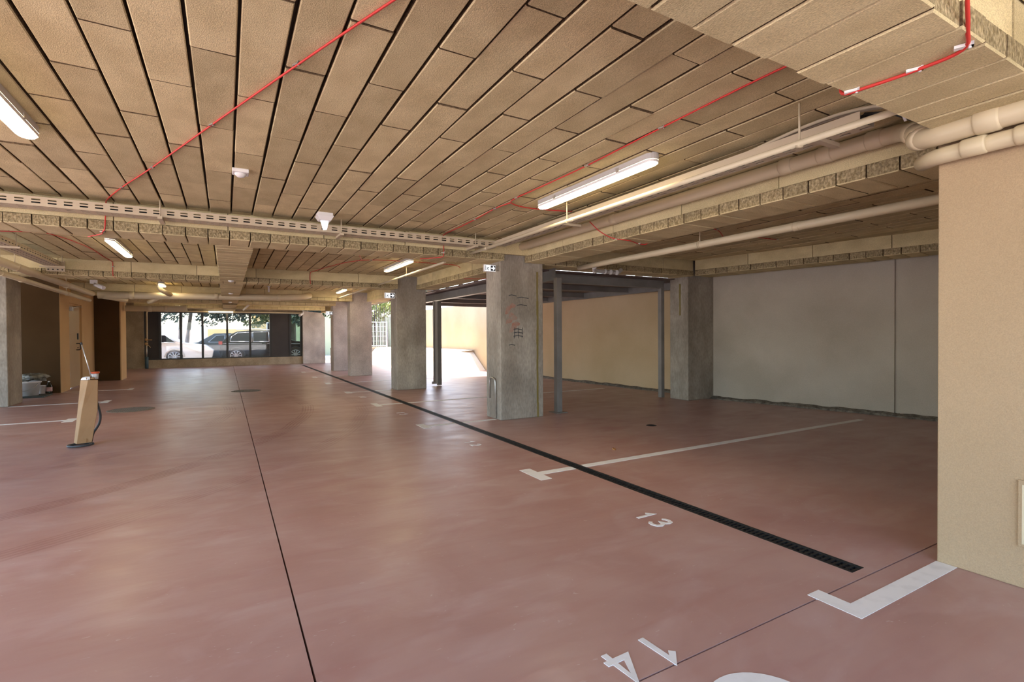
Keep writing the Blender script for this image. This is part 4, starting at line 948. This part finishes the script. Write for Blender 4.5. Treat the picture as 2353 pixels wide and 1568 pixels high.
tree('twin dark trunk leaning left of the pair, lime-washed at the foot, beyond the cars', -2.16, 32.3, 6.0, .087, [((-3.0, 31.2, 2.5), (.75, .7, .6)), ((-4.2, 31.5, 3.0), (1.2, 1.0, .7)), ((-2.2, 31.3, 2.75), (.6, .7, .75)), ((-1.2, 31.5, 4.6), (2.6, 1.2, 1.2))], 4600, .10, m_leafg, (.20, 0), 1.65)
tree('twin dark trunk leaning right of the pair, lime-washed at the foot, beyond the cars', -1.92, 32.1, 6.0, .092, [((-.75, 31.0, 2.2), (.65, .6, .42)), ((.25, 31.2, 2.5), (.9, .8, .5)), ((-.3, 31.0, 2.75), (1.3, 1, .45)), ((1.1, 31.2, 2.8), (.8, .8, .5)), ((.4, 31.2, 4.3), (2.2, 1.2, 1.0))], 5200, .10, m_leafg, (.72, 0), 1.65)
tree('bushy broad-leaved tree behind the charcoal car', 3.5, 33.0, 4.2, .22, [((1.4, 32.5, 2.3), (.85, .7, .55)), ((2.3, 32.5, 2.75), (1.0, .8, .5)), ((3.2, 32.4, 2.55), (.8, .7, .55)), ((2.6, 32.5, 3.5), (1.6, .9, .9)), ((4.2, 32.4, 2.7), (1.2, .8, .9)), ((.6, 32.6, 3.9), (1.4, .9, .8)), ((5.4, 32.4, 3.4), (1.2, .8, 1.0))], 5200, .12, m_leaf)
tree('drooping grey-green tree seen through the narrow right pane', 4.6, 30.5, 3.6, .10, [((3.55, 29.9, 2.35), (.45, .5, .55)), ((4.2, 30.2, 2.7), (.6, .6, .8)), ((4.6, 30.4, 3.2), (.9, .7, .7))], 2600, .09, m_leafg)
# houses across the street
def house(name, label, x0, x1, y, h, m, roof=None, windows=()):
    o = thing(name, label, 'building', ((x0 + x1) / 2, y, -.02))
    MB().box(x0, y, -.05, x1, y + 4, h).build('wall', m, o)
    for wx, wz, ww, wh in windows:
        f = MB().box(wx - .06, y - .05, wz - .06, wx + ww + .06, y + .02, wz + wh + .06).build('window', m_wplast, o); MB().box(wx, y - .06, wz, wx + ww, y - .045, wz + wh).build('pane', m_cglass, f)
    if roof: MB().box(x0 - .3, y - .4, h, x1 + .3, y + 4.3, h + .18).build('roof', roof, o)
    return o
house('garden_wall', 'long white rendered wall across the street', -20, -1.0, 39, 2.0, m_hwhite)
house('garden_wall', 'low orange rendered wall behind the grey saloon', -1.0, 1.6, 38, 1.75, m_horange)
house('house', 'cream house with a dark window behind the charcoal car', 1.7, 5.6, 40, 5.0, m_horange, m_roof, ((2.6, 1.5, .9, .7), (4.0, 1.9, .8, .9)))
house('garden_wall', 'pale green wall seen through the narrow right pane', 4.0, 12, 35.5, 2.6, m_hgreen)
# unseen overhang, added to keep the sun off the side strip
struct('ceiling', MB().box(4.6, 15.3, 2.66, 5.9, 18.7, 2.9), m_concw)

# ------------------------------------------------------------------ trim numbering
k = 0
for o in [x for x in C.objects if x.name.startswith('trim_1')]:
    k += 1; o.name = 'tmp_%d' % k
k = 0
for o in [x for x in C.objects if x.name.startswith('tmp_')]:
    k += 1; o.name = 'trim_%d' % k
